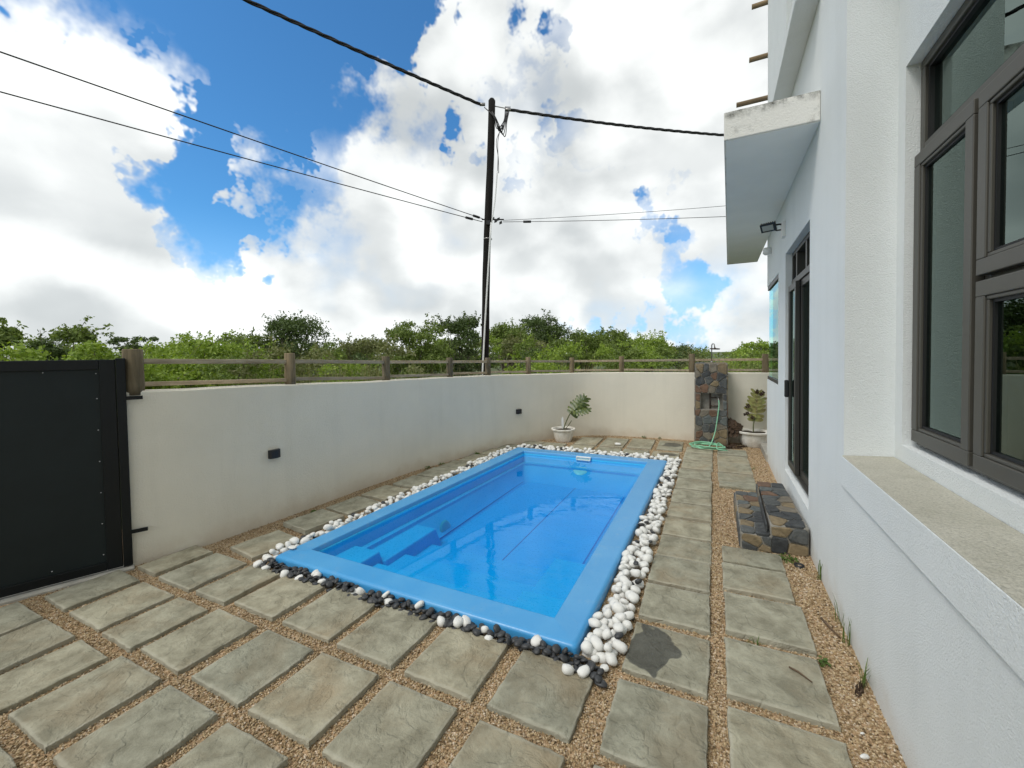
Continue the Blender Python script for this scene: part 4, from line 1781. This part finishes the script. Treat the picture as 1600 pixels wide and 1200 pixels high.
def pebble_mesh(seed, mat, flat, sub=2, sq=3.1):
    r = np.random.default_rng(seed)
    bm = bmesh.new()
    bmesh.ops.create_icosphere(bm, subdivisions=sub, radius=1)
    ph = r.uniform(0, 6.28, 3)
    ex = r.uniform(.85, 1.15, 3)
    for v in bm.verts:
        n = v.co.copy()
        # superellipsoid push makes squarish tumbled stones
        k2 = 1 / (abs(n.x) ** sq + abs(n.y) ** sq + abs(n.z) ** sq) ** (1 / sq)
        k2 *= 1 + .05 * math.sin(4.3 * n.z + 3 * n.x + ph[2]) + .09 * math.sin(2.1 * n.x + ph[0]) + .07 * math.sin(2.4 * n.y + 1.3 * n.z + ph[1])
        v.co = Vector((n.x * ex[0] * 1.12, n.y * ex[1] * .92, n.z * flat)) * k2
    me = bpy.data.meshes.new('pebble')
    bm.to_mesh(me)
    bm.free()
    me.polygons.foreach_set('use_smooth', [True] * len(me.polygons))
    me.materials.append(mat)
    return me


WP = [pebble_mesh(i, M['wpebble'], (.62 + .05 * (i % 4))) for i in range(7)]
BP = [pebble_mesh(20 + i, M['bpebble'], .46 + .05 * (i % 3), sq=2.25) for i in range(5)]


def band(name, lab, poly_fn, n, rmin, rmax, white, layers, seed, limit=300, tight=.87, lift=0.0):
    r = random.Random(seed)
    e = empty(name, (0, 0, 0), lab, 'pebbles', 'pebble borders round the pool')
    placed = []
    for _ in range(n * 60):
        if len(placed) >= min(n, limit):
            break
        u, v = r.random(), r.random()
        x, y = poly_fn(u, v)
        is_w = r.random() < white(u, v)
        rad = r.uniform(rmin, rmax) * (1.0 if is_w else .82)
        z = rad * .45 + lift
        ok = True
        over = 0
        for (px, py, pz, pr, _) in placed:
            d2 = (px - x) ** 2 + (py - y) ** 2
            lim = (pr + rad) * tight
            if d2 < lim * lim:
                if layers > 1 and d2 > (lim * .45) ** 2 and pz < .05:
                    over += 1
                    z = max(z, pz + math.sqrt(max(0, lim * lim - d2)) * .75)
                else:
                    ok = False
                    break
        if not ok or over > 3 or z > (.075 if lift == 0 else .050):
            continue
        placed.append((x, y, z, rad, is_w))
    for (x, y, z, rad, is_w) in placed:
        o = link('pebble', r.choice(WP if is_w else BP), e, (x, y, z))
        s_ = rad * r.uniform(.92, 1.08)
        o.scale = (s_, s_ * r.uniform(.85, 1.05), s_ * r.uniform(.85, 1.1))
        o.rotation_euler = (r.gauss(0, .35), r.gauss(0, .35), r.uniform(0, 6.28))
    return e


lerp = lambda a, b2, t: a + (b2 - a) * t


def right_band(u, v):
    y = 2.13 + 4.35 * v ** 1.05
    x0 = lerp(-.655, -.595, v) + .02
    x1 = -.455
    return lerp(x0, x1, u), y


def left_band(u, v):
    y = 2.12 + 4.3 * v
    x1 = lerp(-3.165, -3.012, v) - .025
    wd = .12 if v < .2 else .17
    return x1 - wd * u, y


def far_band(u, v):
    return lerp(-3.05, -.45, u), lerp(6.45, 6.68, v)


def near_band(u, v):
    x = lerp(-3.20, -.50, u)
    return x, 2.105 - (.062 + .05 * (1 - u) + (.06 if u > .93 else 0)) * v


band('pebble_border', 'heap of large white pebbles between the pool and the right hand slabs', right_band, 300, .023, .038, lambda u, v: .88, 2, 3)
band('pebble_border', 'row of white pebbles between the pool and the wall side slabs', left_band, 260, .021, .036, lambda u, v: .90, 2, 4)
band('pebble_border', 'white pebbles along the far end of the pool by the skimmer', far_band, 260, .024, .037, lambda u, v: .88, 2, 5)
band('pebble_border', 'mostly black pebbles along the near end of the pool', near_band, 230, .024, .033, lambda u, v: .13, 2, 6, tight=.72, lift=.010)

for (x, y, z, s_, ml, lab) in ((-3.125, 2.25, .086, .034, 0, 'flat white pebble resting on the blue rim corner'),
                               (-1.50, 7.30, .055, .045, 1, 'single white pebble lying on a far paving slab'),
                               (-.50, 1.985, .025, .03, 9, 'stray black pebble on the gravel by the damp slab'),
                               ):
    me_ = WP[ml] if ml < 9 else BP[0]
    o = link('pebble', me_, None, (x, y, z))
    o.scale = (s_, s_ * .8, s_ * (.45 if ml == 0 else .75))
    tag(o, lab, 'pebble')

# ------------------------------------------------------------------ gravel chips
def inside_any(x, y):
    m_ = np.zeros(len(x), bool)
    for (cx, cy, hx, hy, rot) in slab_boxes:
        dx, dy = x - cx, y - cy
        c_, s_ = math.cos(-rot), math.sin(-rot)
        m_ |= (np.abs(dx * c_ - dy * s_) < hx - .004) & (np.abs(dx * s_ + dy * c_) < hy - .004)
    return m_


def chips():
    parts = []
    for (x0, x1, y0, y1, dens, size) in ((-4.3, .69, .35, 2.4, 13500, .0056), (-4.3, .69, 2.4, 4.2, 9000, .0066), (-4.1, .70, 4.2, 8.3, 4000, .0075)):
        n = int((x1 - x0) * (y1 - y0) * dens)
        x = rng.uniform(x0, x1, n)
        y = rng.uniform(y0, y1, n)
        keep = ~inside_any(x, y)
        keep &= ~((x > -3.16 + (y - 2.1) * .035) & (x < -.66 + (y - 2.1) * .013) & (y > 2.115) & (y < 6.41))
        wx = np.interp(y, [p[1] for p in WALL[:9]], [p[0] for p in WALL[:9]])
        keep &= x > np.where(y < 1.62, -4.55, wx + .01)
        x, y = x[keep], y[keep]
        # outside the picture's cone nothing is seen of single chips: thin them far to the sides
        parts.append(np.stack([x, y, np.full_like(x, size)], 1))
    P = np.concatenate(parts)
    n = len(P)
    base = np.array([(1, 0, 0), (0, 1, 0), (-1, 0, 0), (0, -1, 0), (0, 0, .8), (0, 0, -.8)], float)
    faces = np.array([(0, 1, 4), (1, 2, 4), (2, 3, 4), (3, 0, 4), (1, 0, 5), (2, 1, 5), (3, 2, 5), (0, 3, 5)])
    sc = P[:, 2][:, None] * rng.uniform(.55, 1.35, (n, 3))
    vv = base[None] * sc[:, None, :] * rng.uniform(.75, 1.25, (n, 6, 1))
    a = rng.uniform(0, 6.28, n)
    t = rng.normal(0, .5, n)
    ca, sa, ct, st = np.cos(a), np.sin(a), np.cos(t), np.sin(t)
    x_, y_, z_ = vv[..., 0], vv[..., 1], vv[..., 2]
    y2 = y_ * ct[:, None] - z_ * st[:, None]
    z2 = y_ * st[:, None] + z_ * ct[:, None]
    x3 = x_ * ca[:, None] - y2 * sa[:, None]
    y3 = x_ * sa[:, None] + y2 * ca[:, None]
    zz = rng.uniform(.0005, .007, n)
    V = np.stack([x3 + P[:, 0][:, None], y3 + P[:, 1][:, None], z2 + zz[:, None]], -1).reshape(-1, 3)
    F = (faces[None] + (np.arange(n) * 6)[:, None, None]).reshape(-1, 3)
    me = np_mesh('gravel', V, F, M['chips'])
    o = link('gravel', me)
    tag(o, 'loose tan gravel chips filling the joints between the slabs', kind='stuff')


chips()


# ------------------------------------------------------------------ weeds, twigs, litter
def tuft(c, n, h, spread, seed, lab, group='weeds in the gravel'):
    r = random.Random(seed)
    q = MB()
    for _ in range(n):
        a = r.uniform(0, 6.28)
        b0 = Vector(c) + Vector((r.gauss(0, .012), r.gauss(0, .02), 0))
        d = Vector((math.cos(a), math.sin(a), 0)) * spread * r.uniform(.2, 1)
        hh = h * r.uniform(.45, 1)
        w = Vector((-d.y, d.x, 0)).normalized() * r.uniform(.002, .0035)
        p1, p2 = b0 + d * .35 + Vector((0, 0, hh * .65)), b0 + d + Vector((0, 0, hh))
        q.add([b0 - w, b0 + w, p1 + w * .8, p1 - w * .8, p2], [(0, 1, 2, 3), (3, 2, 4)])
    tag(q.build('weed', M['weed'], recalc=False), lab, 'weed', group)


def leafy(c, n, rad, seed, lab):
    r = random.Random(seed)
    q = MB()
    for _ in range(n):
        a, d = r.uniform(0, 6.28), rad * math.sqrt(r.random())
        p = Vector(c) + Vector((d * math.cos(a), d * math.sin(a), r.uniform(.006, .03)))
        l = r.uniform(.008, .016)
        u = Vector((r.gauss(0, 1), r.gauss(0, 1), r.gauss(0, .4))).normalized() * l
        w = u.cross(Vector((r.gauss(0, .3), r.gauss(0, .3), 1))).normalized() * l * .7
        q.add([p - u, p + w, p + u, p - w], [(0, 1, 2, 3)])
    tag(q.build('weed', M['weed'], recalc=False), lab, 'weed', 'weeds in the gravel')


tuft((.688, 3.60, 0), 9, .17, .05, 1, 'tall grass tuft at the house wall nearest the stone steps')
tuft((.672, 3.05, 0), 8, .20, .06, 2, 'thin grass tuft midway along the foot of the white house wall')
tuft((.668, 2.86, 0), 8, .17, .05, 3, 'grass tuft just in front of the thin tuft at the house wall')
tuft((.655, 2.52, 0), 12, .15, .07, 4, 'dense dark grass tuft at the house wall nearest the viewer')
tuft((.20, 2.64, .0), 9, .05, .06, 5, 'small grass sprigs in the joint beside the outer slab column')
leafy((.53, 3.83, .0), 90, .07, 6, 'low leafy weed in front of the stone steps')
leafy((.52, 2.62, .0), 26, .03, 7, 'tiny green sprout at the edge of an outer slab')
for k2, (x, y, n_, rad, lab) in enumerate(((-3.78, 2.98, 60, .035, 'small green weed at the wall foot near the first wall light'),
                                         (-3.74, 4.85, 40, .04, 'low green weed at the wall foot halfway along the pool'),
                                         (-3.50, 5.85, 70, .045, 'upright green weed at the wall foot near the far end'),
                                         (-3.66, 5.10, 40, .05, 'straggly weed at the wall foot beside the strip of slabs'),
                                         (-1.2, 8.24, 40, .04, 'weed at the foot of the far wall left of the shower'),
                                         (-.92, 8.26, 30, .03, 'tiny weed at the foot of the far wall nearest the shower'))):
    leafy((x, y, .01), n_, rad, 70 + k2, lab)
tuft((-3.50, 5.83, 0), 8, .10, .03, 81, 'grass sprig at the wall foot near the curve')
tuft((.50, 6.6, 0), 8, .05, .04, 82, 'short grass in the gravel by the far house wall')
q = MB()
q.tube([(.345, 2.475, .036), (.38, 2.45, .040), (.43, 2.405, .036)], [.0045, .005, .003], 6)
tag(q.build('twig', M['twig']), 'short brown twig lying on an outer paving slab', 'twig')
q = MB()
q.tube([(.59, 3.06, .012), (.61, 2.98, .018), (.645, 2.90, .010)], [.006, .007, .004], 6)
tag(q.build('twig', M['twig']), 'brown twig on the gravel strip beside the house', 'twig')
q = MB()
split_leaf(q, (.61, 2.44, .010), (.65, 2.52, .016), (.2, 0, 1), .016, 3, -.1, .3, .5, 91)
tag(q.build('dry_leaf', M['leaf_dead'], recalc=False), 'curled dry leaf on the gravel by the house wall', 'leaf')
q = MB()
q.lathe((.585, 3.75, .0), [(.030, -.01), (.034, .020), (.026, .021), (.024, -.005), (0, -.006)], 14)
tag(q.build('drain_pipe', M['black']), 'black pipe end set in the gravel near the steps', 'pipe')
for (x, y, s_, lab) in ((.545, 2.075, .018, 'white broken shell bit on the gravel by the nearest outer slab'), (.57, 2.20, .009, 'tiny white chip on the gravel by the house')):
    o = link('shell_fragment', WP[3], None, (x, y, .010))
    o.scale = (s_, s_ * .6, s_ * .5)
    o.rotation_euler = (.3, .2, .7)
    tag(o, lab, 'fragment')

# ------------------------------------------------------------------ scrub, bushes, trees


def leaf_quads(centers, normals, size, r):
    n = len(centers)
    rnd = r.normal(0, 1, (n, 3))
    nn = normals * .7 + rnd * .75
    nn /= np.linalg.norm(nn, axis=1)[:, None] + 1e-9
    ref = r.normal(0, 1, (n, 3))
    u = np.cross(nn, ref)
    u /= np.linalg.norm(u, axis=1)[:, None] + 1e-9
    w = np.cross(nn, u)
    s_ = (size * r.uniform(.6, 1.4, n))[:, None] if np.ndim(size) == 0 else (size * r.uniform(.6, 1.4, n))[:, None]
    V = np.stack([centers - u * s_, centers + w * s_ * .5, centers + u * s_, centers - w * s_ * .5], 1).reshape(-1, 3)
    F = np.arange(n * 4).reshape(-1, 4)
    return V, F


def crown_arrays(r, hw, h, n, leaf, clumps, sprigs, low=.30, top=1.0):
    """foliage in metres: leaf clumps spread over an uneven dome, sprigs that break the outline"""
    cc, cr = [], []
    for k in range(clumps):
        a = r.uniform(0, 6.28)
        e = r.uniform(.0, 1.0)
        rad = math.sqrt(max(0, 1 - (e * .92) ** 2)) * r.uniform(.35, .85) * hw
        cr_ = r.uniform(.20, .36) * hw
        z = low * h + e * (h * top - low * h) - cr_ * .55
        cc.append((rad * math.cos(a), rad * math.sin(a), max(z, cr_ * .4)))
        cr.append(cr_)
    cc, cr = np.array(cc), np.array(cr)
    idx = r.choice(clumps, n, p=cr ** 2 / (cr ** 2).sum())
    d = r.normal(0, 1, (n, 3))
    d /= np.linalg.norm(d, axis=1)[:, None]
    d[:, 2] = np.where(d[:, 2] < -.35, -d[:, 2] * .6, d[:, 2])
    rad = cr[idx] * np.clip(r.normal(.88, .20, n), .15, 1.5)
    P = cc[idx] + d * rad[:, None] * np.array([1, 1, .75])
    N = d
    SP, SN, tw = [], [], []
    for _ in range(sprigs):
        i = r.integers(clumps)
        dv = r.normal(0, 1, 3)
        dv[2] = abs(dv[2]) * .8 + .45
        dv /= np.linalg.norm(dv)
        st = cc[i] + dv * cr[i] * .55
        L = cr[i] * .5 + r.uniform(.12, .42) * min(1.0, hw)
        m_ = int(10 + L / leaf * 1.3)
        t = r.uniform(.15, 1, m_)
        bend = np.array([r.normal(0, .12), r.normal(0, .12), -.06]) * L
        pts = st + dv * (t * L)[:, None] + bend * (t ** 2)[:, None] + r.normal(0, leaf * .8, (m_, 3))
        SP.append(pts)
        SN.append(r.normal(0, 1, (m_, 3)))
        tw.append((st, st + dv * L + bend))
    if SP:
        P = np.concatenate([P] + SP)
        N = np.concatenate([N] + SN)
    P[:, 2] = np.maximum(P[:, 2], .02)
    V, F = leaf_quads(P, N, leaf, r)
    return V, F, tw, cc


def trunk_mb(seed, cc, tw, hw):
    r = random.Random(seed)
    q = MB()
    for c in cc:
        c = Vector(c)
        b0 = Vector((r.gauss(0, .05), r.gauss(0, .05), -.02)) * hw
        m_ = b0.lerp(c, .5) + Vector((r.gauss(0, .06), r.gauss(0, .06), .10)) * hw
        q.tube([b0, m_, c], [.035 * hw, .022 * hw, .008], 5, cap=False)
    for a, e in tw:
        q.tube([Vector(a), Vector(e)], [.008, .003], 3, cap=False)
    return q


GRP = 'bushes and trees beyond the boundary wall'
# name, material, x, y, half width, height, clumps, sprigs, label
TREES = [
    ('shrub', 'leaf_mid', -10.7, 2.62, .80, 2.34, 10, 26, 'twiggy green shrub with bare sprigs at the far left above the gate'),
    ('shrub', 'leaf_dark', -11.55, 3.32, .60, 2.48, 7, 22, 'thin dark sprig standing above the bright bushes over the gate'),
    ('shrub', 'leaf_mid', -12.4, 4.05, .9, 2.34, 10, 24, 'low twiggy shrub just left of the first fence post'),
    ('shrub', 'leaf_bright', -8.7, 2.3, 1.15, 2.02, 22, 22, 'bright yellow green bush directly over the gate top'),
    ('shrub', 'leaf_bright', -8.95, 3.25, 1.0, 1.95, 20, 18, 'bright green bush between the gate and the first fence post'),
    ('shrub', 'leaf_bright', -9.6, 4.45, 1.0, 1.74, 20, 20, 'fresh green bush low behind the first fence bay'),
    ('tree', 'leaf_dark', -37.3, 14.4, 1.0, 3.5, 14, 4, 'small dark round tree far away, left of a pair'),
    ('tree', 'leaf_dark', -38.8, 16.2, 1.6, 3.45, 18, 6, 'small dark spreading tree far away, right of a pair'),
    ('shrub', 'leaf_bright', -16.2, 7.85, 1.6, 2.5, 22, 30, 'pale green airy shrub right of the first fence post'),
    ('shrub', 'leaf_bright', -12.2, 6.75, 1.7, 2.22, 26, 34, 'broad yellow green bush left of the big dark tree'),
    ('tree', 'leaf_dark', -19.1, 14.4, 2.6, 3.75, 34, 30, 'big dense dark green tree left of the pole'),
    ('tree', 'leaf_mid', -20.6, 12.8, 1.7, 3.0, 20, 26, 'mid green tree leaning out of the left side of the big dark tree'),
    ('shrub', 'leaf_olive', -14.3, 13.9, 1.8, 2.5, 24, 30, 'olive green shrub between the dark tree and the feathery tree'),
    ('shrub', 'leaf_bright', -10.2, 9.4, 1.2, 1.50, 20, 20, 'light green low bush behind the second fence bay'),
    ('tree', 'leaf_mid', -10.7, 13.3, 1.6, 3.12, 22, 90, 'mid green feathery tree just left of the pole'),
    ('tree', 'leaf_dark', -10.2, 15.9, 1.5, 3.3, 20, 50, 'dark tree touching the left side of the pole'),
    ('shrub', 'leaf_mid', -10.6, 21.4, 2.0, 3.4, 24, 40, 'leafy green tree just right of the pole'),
    ('tree', 'leaf_dark', -9.5, 24.1, 2.1, 4.0, 28, 50, 'tall dark bushy tree right of the pole'),
    ('shrub', 'leaf_olive', -8.9, 20.0, 1.7, 2.6, 22, 50, 'greyish olive shrub in front of the tall bushy tree'),
    ('shrub', 'leaf_mid', -7.7, 26.8, 2.1, 3.15, 24, 40, 'rounded green shrub sloping down right of the tall tree'),
    ('shrub', 'leaf_mid', -6.2, 29.2, 2.2, 3.2, 24, 70, 'spiky green shrub above the middle of the far wall'),
    ('shrub', 'leaf_bright', -4.6, 33.6, 2.6, 2.85, 24, 40, 'green shrub far off left of the shower pillar'),
    ('shrub', 'leaf_dark', -2.3, 37.8, 2.0, 2.1, 20, 20, 'dark green shrub behind the shower head'),
    ('tree', 'leaf_bright', 3.6, 44.8, 2.3, 2.45, 22, 6, 'bright flat topped tree far away at the house corner'),
]
for i, (nm, mn, x, y, hw, h, ncl, nsp, lab) in enumerate(TREES):
    r_ = np.random.default_rng(300 + i)
    D = math.hypot(x, y)
    leaf = .017 + D * .0019
    n = int(min(26000, 9.0 * hw * h / leaf ** 2 * .55))
    V, F, tw, cc = crown_arrays(r_, hw, h, n, leaf, ncl, nsp, low=.62 if 'flat topped' in lab else .30)
    e = empty(nm, (x, y, -.03), lab, 'tree' if nm == 'tree' else 'bush', GRP)
    link('crown', np_mesh('crown', V, F, M[mn]), e)
    q = trunk_mb(i, cc, tw, hw)
    q.v = [(p[0] + x, p[1] + y, p[2] - .03) for p in q.v]
    q.build('trunk', M['bark'], e, recalc=False)


def hf(az, D, jit):
    """height of the scrub skyline by azimuth (degrees) and distance"""
    slope = np.interp(az, [-100, -80, -66, -60, -46, -38, -30, -22, -12, -4, 2, 6, 20], [.040, .040, .036, .030, .036, .044, .050, .052, .038, .012, -.004, -.006, -.006])
    return (1.62 + slope * D) * jit


def scrub(seed, n_bush, name, lab, matn, rmin, rmax, az0, az1, power, lo, hi):
    r = np.random.default_rng(seed)
    Vs, Fs, base = [], [], 0
    for _ in range(n_bush):
        D = rmin + (rmax - rmin) * r.random() ** power
        azd = r.uniform(az0, az1)
        H = float(hf(azd, D, r.uniform(lo, hi)))
        if D < 12:
            H = min(H, 1.15 + (D - 8) * .16)
        hw = r.uniform(.55, 1.0) * (.8 + D * .028)
        leaf = .016 + D * .0020
        n = int(min(3200, 2.0 * hw * H / leaf ** 2 * .5))
        V, F, tw, cc = crown_arrays(r, hw, H, n, leaf, 9, 9, low=.45)
        V[:, 0] += D * math.sin(R(azd))
        V[:, 1] += D * math.cos(R(azd))
        Vs.append(V)
        Fs.append(F + base)
        base += len(V)
    o = link(name, np_mesh(name, np.concatenate(Vs), np.concatenate(Fs), M[matn]))
    tag(o, lab, kind='stuff')


scrub(41, 95, 'scrub', 'mass of green scrub covering the land beyond the wall', 'leaf_mid', 9.8, 48, -104, 26, 1.15, .80, 1.0)
scrub(42, 60, 'scrub', 'yellow green scrub mixed through the mass beyond the wall', 'leaf_bright', 9.2, 36, -104, 18, 1.2, .78, .97)
scrub(43, 50, 'scrub', 'olive and dry scrub mixed through the mass beyond the wall', 'leaf_olive', 11, 48, -92, 26, 1.1, .78, .97)
scrub(44, 30, 'scrub', 'dark scrub in the gaps of the mass beyond the wall', 'leaf_dark', 13, 48, -92, 26, 1.1, .78, 1.0)


scrub(45, 70, 'scrub', 'distant low scrub closing the horizon', 'leaf_mid', 50, 170, -30, 12, 1.2, .9, 1.0)


def dry_grass():
    r = np.random.default_rng(55)
    n = 14000
    D = r.uniform(7.5, 14, n)
    az = r.uniform(R(-85), R(20), n)
    x, y = D * np.sin(az), D * np.cos(az)
    keep = (x < -4.6) | (y > 9.1)
    keep &= ~((x > .3) & (y < 9.4))
    x, y = x[keep], y[keep]
    n = len(x)
    cl = np.sin(x * 1.7 + 1) + np.sin(y * 2.1) + np.sin(x * .6 - y * .9)
    h = np.clip(.75 + .22 * cl + r.normal(0, .22, n), .25, 1.6)
    lean = r.normal(0, .14, (n, 2))
    w = .007
    a = r.uniform(0, 3.14, n)
    wx, wy = np.cos(a) * w, np.sin(a) * w
    z0 = np.zeros(n)
    p0 = np.stack([x - wx, y - wy, z0], 1)
    p1 = np.stack([x + wx, y + wy, z0], 1)
    p2 = np.stack([x + lean[:, 0] * .4 + wx * .8, y + lean[:, 1] * .4 + wy * .8, h * .65], 1)
    p3 = np.stack([x + lean[:, 0] * .4 - wx * .8, y + lean[:, 1] * .4 - wy * .8, h * .65], 1)
    q2 = np.stack([x + lean[:, 0] + wx * .15, y + lean[:, 1] + wy * .15, h], 1)
    q3 = np.stack([x + lean[:, 0] - wx * .15, y + lean[:, 1] - wy * .15, h], 1)
    V = np.stack([p0, p1, p2, p3, q2, q3], 1).reshape(-1, 3)
    k = (np.arange(n) * 6)[:, None]
    F = np.concatenate([k + np.array([[0, 1, 2, 3]]), k + np.array([[3, 2, 4, 5]])])
    tag(link('grass', np_mesh('grass', V, F, M['drygrass'])), 'tall half dry grass just beyond the fence', kind='stuff')


dry_grass()
